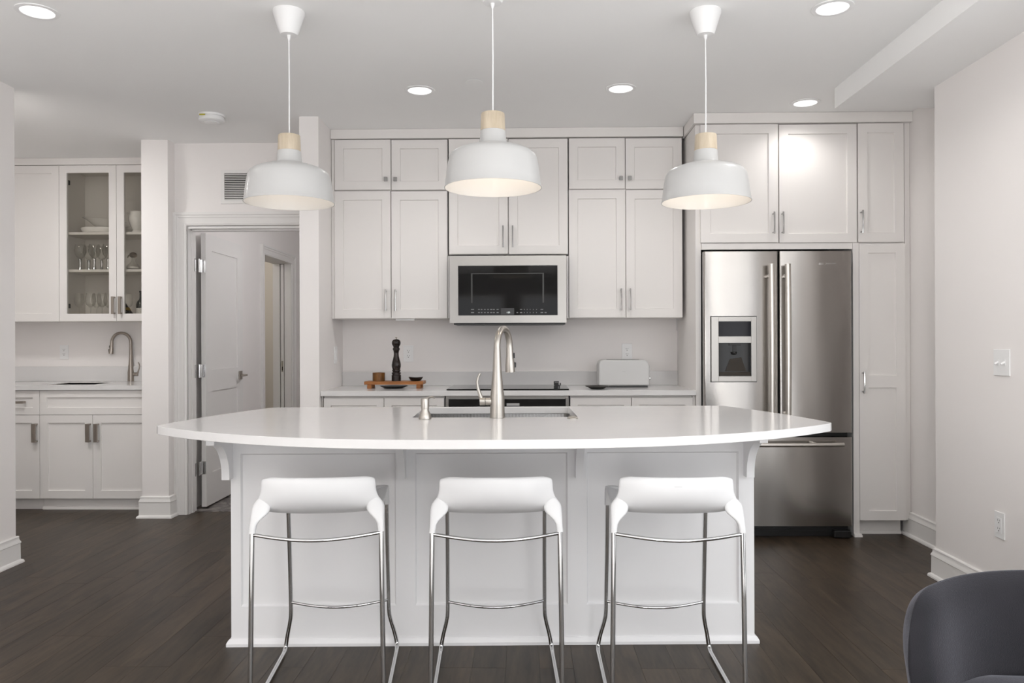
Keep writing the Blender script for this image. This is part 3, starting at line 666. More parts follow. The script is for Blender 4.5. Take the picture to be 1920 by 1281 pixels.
# handles
def fhandle(u0, u1, v0, v1, parent):
    r = rect(u0, u1, v0, v1, YFR - 0.05); xc_ = (r[0] + r[1]) / 2; w_ = (r[1] - r[0]) / 2; mb = MB()
    n = 12; mb.tube([(xc_, YFR - 0.052 - 0.010 * math.sin(PI * i / n), r[2] + (r[3] - r[2]) * i / n) for i in range(n + 1)], w_, 14, flat=1.0)
    for z in (r[2] + 0.05, r[3] - 0.07): mb.tube([(xc_, YFR - 0.055, z), (xc_, YFR, z)], 0.013, 12)
    return mb.build('handle', M_handle, parent)
fhandle(1441.5, 1452.5, 495, 792, ld); fhandle(1472, 1483, 495, 792, rd)
r = rect(1338, 1582, 830, 838.5, YFR - 0.05)
mb = MB(); n = 12; zz = (r[2] + r[3]) / 2
mb.tube([(r[0] + (r[1] - r[0]) * i / n, YFR - 0.052 - 0.008 * math.sin(PI * i / n), zz) for i in range(n + 1)], (r[3] - r[2]) / 2, 14)
for x_ in (r[0] + 0.10, r[1] - 0.16): mb.tube([(x_, YFR - 0.055, zz), (x_, YFR, zz)], 0.011, 12)
mb.build('handle', M_handle, fz)
p = aty(1551, 494.5, YFR); b = rect(1535.5, 1544, 493, 497, YFR)
MB().box(b[0], b[1], YFR - 0.0015, YFR, b[2], b[3]).build('badge', M_chrome, rd)
text('badge_lettering', 'JENN-AIR', 0.0155, (p.x + 0.022, YFR - 0.0008, p.z), M_chrome, rd)
mb = MB(); mb.box(fx0 + 0.01, fx1 - 0.01, YFR + 0.045, YFR + 0.064, 0.03, zf0 - 0.006)
for k in range(4): mb.box(fx0 + 0.015, fx1 - 0.12, YFR + 0.041, YFR + 0.0445, 0.034 + k * 0.012, 0.039 + k * 0.012)
mb.build('kick_grille', M_black, t)
r = rect(1562, 1594, 994, 1005, YFR + 0.02)
mb = MB().box(r[0], r[1], YFR + 0.0, YFR + 0.044, 0.003, r[3]); mb.build('levelling_foot', M_black, t, bev=0.008)
MB().box(fx0 + 0.03, fx1 - 0.03, YFR + 0.064, YFR + 0.12, 0.001, 0.0295).build('base_rail', M_black, t)
mb = MB(); mb.box(xm0 + 0.002, fx1 - 0.02, YFR + 0.03, YFR + 0.06, zf1 + 0.002, zdb - 0.002); mb.build('drawer_gap_seal', M_black, t)

# ------------------------------------------------------------------ island
IA = math.radians(1.5); IX, IY = -0.12, 3.13
isl = thing('kitchen_island', 'white panelled kitchen island base with curved corbels behind the bar stools', 'kitchen island', (0, 0, 0))
bx0, bx1, by0, by1 = -1.072, 1.046, 0.0, 0.535
ZP1 = 0.884
mb = MB(); w_ = 0.018; mb.box(bx0, bx1, by0 + 0.012, by0 + 0.012 + w_, 0.001, ZP1); mb.box(bx0, bx1, by1 - w_, by1, 0.001, ZP1); mb.box(bx0, bx0 + w_, by0 + 0.012 + w_, by1 - w_, 0.001, ZP1); mb.box(bx1 - w_, bx1, by0 + 0.012 + w_, by1 - w_, 0.001, ZP1); mb.build('carcass', M_isl, isl, smooth=False)
def lx(u, y=0.0):      # photo column -> island-local x on its front plane
    X = aty(u, 1000, 3.125).x; return X - IX
sx = [bx0, lx(455), lx(742.5), lx(778.5), lx(1065), lx(1100.5), lx(1389.5), bx1]
zr0, zr1 = 0.158, 0.775
mb = MB()
for a, b in ((sx[0], sx[1]), (sx[2], sx[3]), (sx[4], sx[5]), (sx[6], sx[7])): mb.box(a, b, by0, by0 + 0.0118, 0.001, ZP1)
for a, b in ((sx[1], sx[2]), (sx[3], sx[4]), (sx[5], sx[6])): mb.box(a, b, by0, by0 + 0.0118, 0.001, zr0); mb.box(a, b, by0, by0 + 0.0118, zr1, ZP1)
mb.build('face_frame', M_isl, isl, smooth=False)
for a, b in ((sx[1], sx[2]), (sx[3], sx[4]), (sx[5], sx[6])):
    e = 0.006
    MB().poly([(a, by0 + 0.0005, zr0), (b, by0 + 0.0005, zr0), (b, by0 + 0.0005, zr1), (a, by0 + 0.0005, zr1),
               (a + e, by0 + 0.0112, zr0 + e), (b - e, by0 + 0.0112, zr0 + e), (b - e, by0 + 0.0112, zr1 - e), (a + e, by0 + 0.0112, zr1 - e)],
              [(0, 1, 5, 4), (1, 2, 6, 5), (2, 3, 7, 6), (3, 0, 4, 7), (4, 5, 6, 7)]).build('panel', M_isl, isl, smooth=False)
mb = MB(); SH = [(0, 0), (0.016, 0), (0.016, 0.012), (0.010, 0.024), (0.004, 0.029), (0, 0.03)]
run(mb, (bx0, by0), (bx1, by0), (0, -1), SH, 1, 1); run(mb, (bx1, by0), (bx1, by1), (1, 0), SH, 1, 0); run(mb, (bx0, by1), (bx0, by0), (-1, 0), SH, 0, 1)
mb.build('shoe_moulding', M_isl, isl, ang=25)
prof = [(0, 0.884), (0, 0.677), (-0.044, 0.677)] + [(-0.19 + 0.146 * math.cos(a), 0.692 + 0.143 * math.sin(a)) for a in [PI / 2 * k / 10 for k in range(0, 11)]] + [(-0.205, 0.836), (-0.205, 0.884)]
for xl in (lx(426) + 0.003, lx(748), lx(1078.5), lx(1398.5)):
    MB().prism([(q[0], q[1]) for q in prof], xl, xl + 0.031, 'x').build('corbel', M_isl, isl, ang=25)
for o in isl.children: pass
isl.location = (IX, IY, 0); isl.rotation_euler = (0, 0, IA)

# island worktop with sink cut-out
HW = 1.268
def front(x): return -0.695 + 0.455 * (abs(x) / HW) ** 2.6
out = []
N = 40
for i in range(N + 1):
    x = -HW + 0.02 + (2 * HW - 0.04) * i / N; out.append((x, front(x)))
out += [(HW - 0.003, -0.232), (HW, -0.205), (HW - 0.006, -0.16)]
out += [(1.218, 0.10), (1.150, 0.34), (1.085, 0.53), (1.065, 0.552), (1.04, 0.556)]
out += [(0.7, 0.556), (0.345, 0.556), (0.0, 0.556), (-0.345, 0.556), (-0.7, 0.556)]
out += [(-1.04, 0.556), (-1.065, 0.552), (-1.085, 0.53), (-1.150, 0.34), (-1.218, 0.10), (-HW + 0.006, -0.16), (-HW, -0.205), (-HW + 0.003, -0.232)]
sk = rrect(-0.345, 0.335, 0.035, 0.512, 0.02, 4)
t = thing('island_worktop', 'white quartz island worktop with bowed front edge and sink cut-out', 'worktop', (0, 0, 0))
bm = bmesh.new()
ov = [bm.verts.new((p[0], p[1], 0.915)) for p in out]; iv = [bm.verts.new((p[0], p[1], 0.915)) for p in sk]
es = [bm.edges.new((ov[i], ov[(i + 1) % len(ov)])) for i in range(len(ov))] + [bm.edges.new((iv[i], iv[(i + 1) % len(iv)])) for i in range(len(iv))]
bmesh.ops.triangle_fill(bm, use_beauty=True, use_dissolve=False, edges=es)
ret = bmesh.ops.extrude_face_region(bm, geom=bm.faces[:])
for v in [g for g in ret['geom'] if isinstance(g, bmesh.types.BMVert)]: v.co.z -= 0.0305
bmesh.ops.recalc_face_normals(bm, faces=bm.faces)
me = bpy.data.meshes.new('slab'); bm.to_mesh(me); bm.free(); me.materials.append(M_quartz); me.shade_smooth(); me.set_sharp_from_angle(angle=math.radians(40))
o = bpy.data.objects.new('slab', me); C.collection.objects.link(o); o.parent = t
b = o.modifiers.new('bevel', 'BEVEL'); b.width = 0.0025; b.segments = 2; b.limit_method = 'ANGLE'; b.angle_limit = math.radians(60); b.harden_normals = True
t.location = (IX, IY, 0); t.rotation_euler = (0, 0, IA)
# sink basin
t = thing('kitchen_sink', 'stainless steel undermount sink sunk into the island worktop', 'sink', (0, 0, 0))
mb = MB(); o1 = rrect(-0.352, 0.342, 0.028, 0.519, 0.025, 5); i1 = rrect(-0.35, 0.34, 0.03, 0.517, 0.025, 5); i2 = rrect(-0.33, 0.32, 0.05, 0.497, 0.05, 5)
k = len(o1); zt_, zb_ = 0.8835, 0.68
mb.v += [(p[0], p[1], zt_) for p in o1] + [(p[0], p[1], zt_) for p in i1] + [(p[0], p[1], zb_ + 0.02) for p in i1] + [(p[0], p[1], zb_) for p in i2] + [(p[0], p[1], zb_ - 0.004) for p in o1]
for a, b_ in ((0, 1), (1, 2), (2, 3), (4, 0)):
    for i in range(k): j_ = (i + 1) % k; mb.f.append((a * k + i, a * k + j_, b_ * k + j_, b_ * k + i))
mb.f.append(tuple(3 * k + i for i in range(k))); mb.f.append(tuple(4 * k + i for i in reversed(range(k))))
mb.build('basin', M_steel, t)
MB().lathe([(0.045, 0), (0.045, 0.002), (0.03, 0.003), (0.0, 0.001)], (-0.005, 0.28, zb_), 24).build('drain', M_chrome, t)
t.location = (IX, IY, 0); t.rotation_euler = (0, 0, IA)

def faucet(label, base, ang, s, h_rise, reach, drop, m, lever_side, group=None):
    """pull-down gooseneck tap at base, spout direction ang (world), lever on lever_side (+1/-1 along x)"""
    t = thing('kitchen_faucet', label, 'faucet', base, group); B = Vector(base); d = Vector((math.cos(ang), math.sin(ang), 0))
    up = lambda z: B + Vector((0, 0, z))
    mb = MB().lathe([(0.0, 0.0), (0.0305 * s, 0.0), (0.0305 * s, 0.004), (0.029 * s, 0.05 * s), (0.029 * s, 0.085 * s), (0.024 * s, 0.12 * s), (0.0225 * s, 0.150 * s), (0.0, 0.150 * s)], B, 28)
    mb.build('base', m, t)
    path = [up(0.150 * s), up(0.2 * s), up(0.25 * s)]; rad = [0.0215 * s, 0.0175 * s, 0.0155 * s]
    zc_ = h_rise - reach / 2
    path.append(up((0.25 * s + zc_) / 2)); rad.append(0.0145 * s)
    for i in range(0, 17):
        a = PI - (PI * 1.02) * i / 16
        path.append(B + d * (reach / 2 + reach / 2 * math.cos(a)) + Vector((0, 0, zc_ + reach / 2 * math.sin(a)))); rad.append(0.0135 * s)
    MB().tube(path, rad, 18).build('spout', m, t)
    e = path[-1]
    hd = [e + Vector((0, 0, 0.004)) + d * 0.0, e + d * 0.002 - Vector((0, 0, 0.03)), e + d * 0.005 - Vector((0, 0, drop * 0.7)), e + d * 0.008 - Vector((0, 0, drop))]
    MB().tube(hd, [0.0145 * s, 0.0155 * s, 0.0205 * s, 0.021 * s], 20).build('spray_head', m, t)
    mb = MB(); q = hd[1] + d * 0.014 * s; q2 = hd[2] + d * 0.018 * s
    side = Vector((1, 0, 0)) if abs(d.y) > 0.7 else d
    q = hd[1] + side * 0.0155 * s; q2 = hd[2] + side * 0.0195 * s
    for c_ in (q, q2): mb.lathe([(0.0, -0.012), (0.006, -0.010), (0.006, 0.010), (0.0, 0.012)], c_, 10)
    mb.build('spray_button', M_black, t)
    ls_ = lever_side; hb = B + Vector((0, 0, 0.066 * s))
    mb = MB(); mb.tube([hb, hb + Vector((ls_ * 0.047 * s, 0, 0)), hb + Vector((ls_ * 0.048 * s, 0, 0))], [0.0165 * s, 0.0165 * s, 0.015 * s], 18)
    mb.build('valve_body', m, t)
    mb = MB(); c0 = hb + Vector((ls_ * 0.049 * s, 0, 0)); mb.tube([c0, c0 + Vector((ls_ * 0.022 * s, 0, 0))], [0.0165 * s, 0.0172 * s], 18)
    lp = [(0.016, 0.012), (0.022, 0.03), (0.030, 0.055), (0.033, 0.08), (0.028, 0.10), (0.020, 0.115)]
    mb.tube([c0 + Vector((ls_ * a * s, 0, b_ * s)) for a, b_ in lp], [0.009 * s, 0.0075 * s, 0.006 * s, 0.0055 * s, 0.005 * s, 0.004 * s], 10)
    mb.build('lever', m, t); return t
fb = atz(932.5, 783.5, CT)
fz_top = aty(945, 617, fb.y + 0.07).z - CT
faucet('brushed nickel gooseneck faucet on the island with lever at its left', (fb.x, fb.y, CT + 0.0005), math.radians(72), 1.0, fz_top, 0.155, 0.10, M_nickel, -1)
# soap dispenser
p = atz(797, 786, CT)
t = thing('soap_dispenser', 'brushed nickel soap dispenser pump left of the island faucet', 'soap dispenser', (p.x, p.y, CT + 0.0005))
MB().lathe([(0.0, 0), (0.0255, 0), (0.0255, 0.006), (0.0225, 0.02), (0.015, 0.034), (0.015, 0.042), (0.0165, 0.0425), (0.0165, 0.078), (0.014, 0.083), (0.0, 0.084)], ORG[t.name], 26).build('pump', M_nickel, t)
q = ORG[t.name] + Vector((0, 0, 0.082))
MB().tube([q + Vector((0, 0, -0.004)), q + Vector((0.012, 0.02, 0.002)), q + Vector((0.024, 0.035, 0.004)), q + Vector((0.033, 0.045, -0.002))], [0.005, 0.0045, 0.004, 0.003], 10).build('nozzle', M_nickel, t)
p = atz(1073.5, 785, CT)
tag(MB().lathe([(0, 0), (0.022, 0), (0.022, 0.003), (0.017, 0.006), (0.015, 0.010), (0.013, 0.0105), (0, 0.011)], (p.x, p.y, CT + 0.0005), 26).build('sink_air_switch', M_nickel),
    'round nickel push button on the island by the sink corner', 'button')

# ------------------------------------------------------------------ bar stools
def crv(pts, n=6):
    """Catmull-Rom through points"""
    P = [Vector(p) for p in pts]; P = [P[0] * 2 - P[1]] + P + [P[-1] * 2 - P[-2]]; out = []
    for i in range(1, len(P) - 2):
        for k in range(n):
            t = k / n; a, b, c, d = P[i - 1], P[i], P[i + 1], P[i + 2]
            out.append(0.5 * ((2 * b) + (c - a) * t + (2 * a - 5 * b + 4 * c - d) * t * t + (3 * b - a - 3 * c + d) * t ** 3))
    out.append(P[-2]); return out
st = thing('bar_stool', 'x', 'bar stool', (0, 0, 0), 'white and chrome bar stools at the island')
# shell rows: (y, z, half width, centre dip, edge forward)
rows = [(0.012, 0.776, 0.176, 0.000, 0.030), (0.004, 0.772, 0.186, 0.0, 0.032), (0.000, 0.755, 0.189, 0.0, 0.035), (0.000, 0.735, 0.189, 0.0, 0.036), (0.004, 0.715, 0.194, 0.0, 0.034),
        (0.012, 0.697, 0.205, 0.0, 0.030), (0.028, 0.680, 0.214, 0.002, 0.020), (0.055, 0.666, 0.213, 0.008, 0.006), (0.10, 0.660, 0.208, 0.014, 0.0), (0.18, 0.657, 0.204, 0.018, 0.0),
        (0.27, 0.657, 0.201, 0.016, 0.0), (0.36, 0.660, 0.199, 0.012, 0.0), (0.42, 0.659, 0.198, 0.009, 0.0), (0.448, 0.650, 0.196, 0.006, 0.0), (0.455, 0.634, 0.192, 0.004, 0.0)]
nc = 14; mb = MB(); nr = len(rows)
for i, (y, z, hw, dip, fw) in enumerate(rows):
    for jx in range(nc + 1):
        u = -1 + 2 * jx / nc; us_ = math.copysign(abs(u) ** 0.85, u)
        corner = -0.012 * max(0, abs(u) - 0.86) / 0.14 if i == 0 else 0
        edge = 0.016 * max(0, (abs(u) - 0.7) / 0.3) ** 2 if i > 6 else 0
        mb.v.append((hw * us_, y + fw * u * u, z - dip * (1 - u * u) + corner + edge))
for i in range(nr - 1):
    for jx in range(nc): a = i * (nc + 1) + jx; mb.f.append((a, a + 1, a + nc + 2, a + nc + 1))
seat = mb.build('seat_shell', M_stool, st, recalc=False)
sm = seat.modifiers.new('solid', 'SOLIDIFY'); sm.thickness = 0.013; sm.offset = 0.0
ss = seat.modifiers.new('subsurf', 'SUBSURF'); ss.levels = 2; ss.render_levels = 2
for sgn in (-1, 1):
    # shoulder gussets: the shell flows down into the leg sockets
    def loft(secs, name):
        mb = MB(); n = 16; o = 0
        for (z, xi, xo, y, wy) in secs:
            c_, w_ = (xi + xo) / 2, (xo - xi) / 2
            for k in range(n):
                a = 2 * PI * k / n; ca, sa = math.cos(a), math.sin(a); e_ = 0.75
                mb.v.append((sgn * (c_ + w_ * math.copysign(abs(ca) ** e_, ca)), y + wy * math.copysign(abs(sa) ** e_, sa), z))
        for i in range(len(secs) - 1):
            for k in range(n): k2 = (k + 1) % n; mb.f.append((i * n + k, i * n + k2, (i + 1) * n + k2, (i + 1) * n + k))
        mb.f.append(tuple(range(n))); mb.f.append(tuple((len(secs) - 1) * n + k for k in range(n)))
        return mb.build(name, M_stool, st, ang=70)
    loft([(0.714, 0.174, 0.192, 0.041, 0.006), (0.702, 0.167, 0.203, 0.037, 0.010), (0.691, 0.161, 0.212, 0.034, 0.012), (0.680, 0.157, 0.2165, 0.030, 0.013), (0.669, 0.158, 0.2175, 0.026, 0.0135), (0.660, 0.164, 0.2175, 0.021, 0.014),
          (0.650, 0.175, 0.2175, 0.016, 0.0135), (0.640, 0.186, 0.2175, 0.011, 0.013), (0.628, 0.194, 0.2175, 0.007, 0.012), (0.614, 0.1965, 0.2185, 0.004, 0.0113), (0.602, 0.1975, 0.2195, 0.002, 0.011)], 'rear_leg_socket')
    loft([(0.672, 0.150, 0.192, 0.432, 0.010), (0.662, 0.120, 0.197, 0.434, 0.013), (0.648, 0.140, 0.198, 0.436, 0.014), (0.634, 0.162, 0.198, 0.438, 0.013), (0.618, 0.174, 0.198, 0.440, 0.0118), (0.598, 0.1765, 0.198, 0.442, 0.011)], 'front_leg_socket')
    R_ = 0.0083
    rear = [(sgn * 0.2085, 0.002, 0.610), (sgn * 0.2105, 0.0, 0.45), (sgn * 0.213, -0.002, 0.25), (sgn * 0.2155, -0.004, 0.06), (sgn * 0.216, -0.001, 0.03), (sgn * 0.2165, 0.012, 0.014), (sgn * 0.217, 0.035, 0.0088)]
    MB().tube(rear[:4] + crv(rear[3:], 5)[1:], R_, 12).build('leg', M_chrome, st)
    MB().tube([(sgn * 0.217, 0.035, 0.0088), (sgn * 0.219, 0.49, 0.0088)], R_, 12).build('floor_runner', M_chrome, st)
    fr = [(sgn * 0.219, 0.49, 0.0088), (sgn * 0.2185, 0.515, 0.012), (sgn * 0.2165, 0.532, 0.030), (sgn * 0.208, 0.522, 0.075), (sgn * 0.195, 0.505, 0.13), (sgn * 0.1895, 0.497, 0.17), (sgn * 0.1885, 0.488, 0.26), (sgn * 0.187, 0.462, 0.45), (sgn * 0.187, 0.442, 0.605)]
    MB().tube(crv(fr, 6), R_, 12).build('leg', M_chrome, st)
mb = MB(); n = 16
mb.tube([(-0.209 + 0.418 * i / n, 0.002 - 0.045 * math.sin(PI * i / n), 0.597 - 0.012 * math.sin(PI * i / n)) for i in range(n + 1)], 0.0058, 10); mb.build('back_stretcher', M_chrome, st)
mb = MB(); mb.tube([(-0.189 + 0.378 * i / n, 0.493 - 0.05 * math.sin(PI * i / n), 0.212 - 0.008 * math.sin(PI * i / n)) for i in range(n + 1)], 0.0055, 10); mb.build('foot_rail', M_chrome, st)
def place(o, xn, yn, xf, label): 
    o.location = (xn, yn, 0); o.rotation_euler = (0, 0, math.atan2(-(xf - xn), 0.47)); o['label'] = label
YS = 2.525
place(st, -0.686, YS, -0.728, 'white shell bar stool at the left end of the island, below the left pendant')
s2 = dup(st, (0, 0, 0)); place(s2, -0.098, YS, -0.117, 'white shell bar stool in the middle of the three, in front of the faucet')
s3 = dup(st, (0, 0, 0)); place(s3, 0.494, YS, 0.499, 'white shell bar stool at the right end of the island, nearest the refrigerator')
p = Vector((0, 0, 0))
mk = MB().box(-0.012, 0.012, -0.0085, -0.0075, 0.7505, 0.7515).build('brand_mark', M_grey, s3); ORG[mk.name] = Vector((0, 0, 0)); mk.location = (0, 0.001, 0)

# ------------------------------------------------------------------ pendant lamps
pt = thing('pendant_lamp', 'x', 'pendant lamp', (0, 0, CZ), 'white pendant lamps over the island')
zr = 1.822; RR = 0.190
z_ = lambda k: zr + k * RR
MB().lathe([(0.0, CZ - 0.0005), (0.067, CZ - 0.0005), (0.067, CZ - 0.012), (0.064, CZ - 0.02), (0.040, CZ - 0.094), (0.036, CZ - 0.102), (0.0, CZ - 0.103)], (0, 0, 0), 36).build('ceiling_canopy', M_white, pt)
MB().lathe([(0.009, CZ - 0.1025), (0.008, CZ - 0.112), (0.0035, CZ - 0.124), (0.003, CZ - 0.124)], (0.0, 0, 0), 14).build('cord_grip', M_white, pt)
MB().tube([(0, 0, CZ - 0.12), (0.001, 0, CZ - 0.3), (0, 0, z_(1.53))], 0.0028, 8).build('cord', M_white, pt)
MB().lathe([(0.0, z_(1.53)), (0.0445, z_(1.53)), (0.046, z_(1.52)), (0.0485, z_(1.175)), (0.0, z_(1.175))], (0, 0, 0), 36).build('wood_cap', M_birch, pt)
outp = [(1.0, 0.0), (1.0, 0.012), (0.988, 0.028), (0.962, 0.25), (0.935, 0.45), (0.905, 0.60), (0.865, 0.68), (0.80, 0.735), (0.70, 0.782), (0.565, 0.83), (0.42, 0.865), (0.325, 0.885), (0.292, 0.90), (0.278, 0.93), (0.262, 1.10), (0.256, 1.17)]
inn = [(0.245, 1.165), (0.25, 0.92), (0.29, 0.872), (0.42, 0.848), (0.56, 0.812), (0.69, 0.765), (0.785, 0.72), (0.85, 0.665), (0.89, 0.59), (0.92, 0.44), (0.948, 0.25), (0.974, 0.028), (0.985, 0.0)]
MB().lathe([(r * RR, z_(h)) for r, h in outp + inn], (0, 0, 0), 64, close=True).build('shade', M_enamel, pt, ang=60)
MB().lathe([(0.0, z_(0.60)), (0.016, z_(0.61)), (0.028, z_(0.68)), (0.030, z_(0.76)), (0.022, z_(0.87)), (0.014, z_(0.94)), (0.014, z_(1.1)), (0.0, z_(1.1))], (0, 0, 0), 20).build('bulb', M_bulb, pt)
for o in pt.children:      # geometry was laid out at world height: bring it under the canopy point
    for v in o.data.vertices: v.co.z -= 0.0
for o in list(pt.children): pass
def lampcopy(loc, label, first=False):
    if first: pt.location = loc; pt['label'] = label; r = pt
    else: r = dup(pt, loc, label)
    l = bpy.data.lights.new('bulb_light', 'POINT'); l.energy = 0.75; l.color = (1, 0.84, 0.68); l.shadow_soft_size = 0.03
    lo = bpy.data.objects.new('bulb_light', l); C.collection.objects.link(lo); lo.parent = r; lo.location = (0, 0, zr + 0.09 - CZ); return r

# (pendant parts are stored relative to the ceiling point, see ORG)
pL = atz(541.5, 21.5, CZ); pR = atz(1322.5, 21.5, CZ)
lampcopy((pL.x, pL.y, CZ), 'white metal pendant lamp with birch collar, hanging before the air grille', True)
lampcopy((-0.124, 3.01, CZ), 'white metal pendant lamp with birch collar, the middle of the three, before the microwave')
lampcopy((pR.x, pR.y, CZ), 'white metal pendant lamp with birch collar, hanging nearest the refrigerator')

# ------------------------------------------------------------------ recessed ceiling lights
rl = thing('ceiling_downlight', 'x', 'ceiling light', (0, 0, CZ), 'round recessed ceiling downlights')
MB().lathe([(0.0655, CZ - 0.0005), (0.086, CZ - 0.0005), (0.085, CZ - 0.004), (0.067, CZ - 0.006), (0.0655, CZ - 0.004)], (0, 0, 0), 40, close=True).build('trim_ring', M_white, rl)
MB().lathe([(0.0, CZ - 0.0008), (0.0653, CZ - 0.0008), (0.0653, CZ - 0.0025), (0.0, CZ - 0.0035)], (0, 0, 0), 40).build('diffuser', M_lens, rl)
spots = [((70, 21), 'round recessed downlight near the ceiling corner at the far left, above the wet bar end'),
         ((787, 169), 'round recessed downlight left of the sprinkler cover'),
         ((1164, 165.5), 'round recessed downlight right of the sprinkler cover, before the right top cabinet'),
         ((1510, 192.5), 'round recessed downlight beside the soffit, just before the cabinet above the refrigerator'),
         ((1561, 14), 'round recessed downlight beside the soffit, the nearer one to the viewer')]
for i, (q, lab) in enumerate(spots):
    P = atz(q[0], q[1], CZ)
    if i == 0: rl.location = (P.x, P.y, CZ); rl['label'] = lab; r = rl
    else: r = dup(rl, (P.x, P.y, CZ), lab)
    l = bpy.data.lights.new('downlight', 'SPOT'); l.energy = (15, 15, 13, 0.4, 12)[i]; l.color = (1, 0.97, 0.94); l.spot_size = math.radians(150); l.spot_blend = 0.8; l.shadow_soft_size = 0.06
    lo = bpy.data.objects.new('downlight', l); C.collection.objects.link(lo); lo.parent = r; lo.location = (0, 0, -0.012)
P = atz(397, 216, CZ)
t = thing('smoke_detector', 'white round smoke detector on the ceiling before the door wall', 'smoke detector', (P.x, P.y, CZ))
c0 = ORG[t.name]
MB().lathe([(0.0, -0.0005), (0.080, -0.0005), (0.080, -0.010), (0.078, -0.013), (0.0, -0.013)], c0, 36).build('base_plate', M_white, t)
MB().lathe([(0.0, -0.0135), (0.074, -0.0135), (0.077, -0.020), (0.077, -0.036), (0.070, -0.043), (0.045, -0.046), (0.044, -0.050), (0.0, -0.051)], c0, 36).build('cover', M_white, t)
a = [-2.05, -1.75]; MB().box(c0.x - 0.045, c0.x - 0.010, c0.y - 0.0805, c0.y - 0.074, CZ - 0.021, CZ - 0.0138).build('sticker', M_yel, t)
P = atz(889, 153, CZ)
tag(MB().lathe([(0.0, -0.0005), (0.036, -0.0005), (0.036, -0.002), (0.049, -0.004), (0.049, -0.0065), (0.0, -0.0085)], (P.x, P.y, CZ), 36).build('sprinkler_cover', M_ceil),
    'flat round sprinkler cover plate on the ceiling, between two downlights', 'sprinkler')

# ------------------------------------------------------------------ wall plates
def outlet(label, c, nrm, name='wall_outlet', gfci=True, w=0.072, h=0.117):
    """plate centred at c on a wall, facing nrm ('-y', '-x' or '+x')"""
    t = thing(name, label, 'outlet', c, 'white duplex wall outlets'); c = Vector(c)
    def B(mb, a0, a1, z0, z1, d0, d1):
        if nrm == '-y': mb.box(c.x + a0, c.x + a1, c.y - d1, c.y - d0, c.z + z0, c.z + z1)
        elif nrm == '-x': mb.box(c.x - d1, c.x - d0, c.y - a1, c.y - a0, c.z + z0, c.z + z1)
        else: mb.box(c.x + d0, c.x + d1, c.y + a0, c.y + a1, c.z + z0, c.z + z1)
        return mb
    B(MB(), -w / 2, w / 2, -h / 2, h / 2, 0.0005, 0.006).build('cover_plate', M_white, t, bev=0.002)
    B(MB(), -0.0175, 0.0175, -0.034, 0.034, 0.0062, 0.008).build('receptacle', M_white, t, bev=0.001)
    mb = MB()
    for zo in (0.018, -0.018):
        B(mb, -0.0075, -0.0055, zo + 0.000, zo + 0.009, 0.0081, 0.0084); B(mb, 0.0055, 0.0075, zo + 0.001, zo + 0.008, 0.0081, 0.0084); B(mb, -0.0022, 0.0022, zo - 0.009, zo - 0.004, 0.0081, 0.0084)
    mb.build('slots', M_void, t, smooth=False)
    if gfci: B(MB(), -0.010, 0.010, -0.0035, 0.0035, 0.0081, 0.0088).build('reset_button', M_white, t)
    return t
P = aty(766, 663.5, YB); outlet('white wall outlet on the backsplash beside the pepper mill', (P.x, YB, P.z), '-y')
P = aty(1175.5, 660, YB); outlet('white wall outlet on the backsplash behind the toaster', (P.x, YB, P.z), '-y')
P = aty(121, 660.5, YN); outlet('white wall outlet on the wet bar backsplash under the cabinets', (P.x, YN, P.z), '-y')
P = atx(1876, 985, XR); outlet('white wall outlet low on the right wall above the armchair', (XR, P.y, P.z), '-x', gfci=False)
P = atx(628.5, 666, -1.298)
t = thing('light_switch', 'white rocker switch plate on the wing wall left of the wooden tray', 'light switch', (-1.298, P.y, P.z))
MB().box(-1.2975, -1.292, P.y - 0.036, P.y + 0.036, P.z - 0.0585, P.z + 0.0585).build('cover_plate', M_white, t, bev=0.002)
MB().box(-1.2918, -1.288, P.y - 0.0165, P.y + 0.0165, P.z - 0.033, P.z + 0.033).build('rocker', M_white, t, bev=0.001)
P = atx(1880, 680, XR)
t = thing('light_switch', 'white double toggle switch plate on the right wall', 'light switch', (XR, P.y, P.z))
MB().box(XR - 0.006, XR - 0.0005, P.y - 0.058, P.y + 0.058, P.z - 0.0585, P.z + 0.0585).build('cover_plate', M_white, t, bev=0.002)
for dy in (-0.023, 0.023):
    mb = MB().box(XR - 0.0075, XR - 0.0062, P.y + dy - 0.006, P.y + dy + 0.006, P.z - 0.013, P.z + 0.013)
    mb.tube([(XR - 0.0065, P.y + dy, P.z + 0.002), (XR - 0.022, P.y + dy, P.z - 0.007)], [0.005, 0.004], 8); mb.build('toggle', M_white, t)
mb = MB()
for dy in (-0.023, 0.023):
    for dz in (-0.03, 0.03): mb.lathe([(0, 0.0), (0.003, 0.0), (0.003, 0.001), (0, 0.0015)], (XR - 0.0062, P.y + dy, P.z + dz), 10, axis='y')
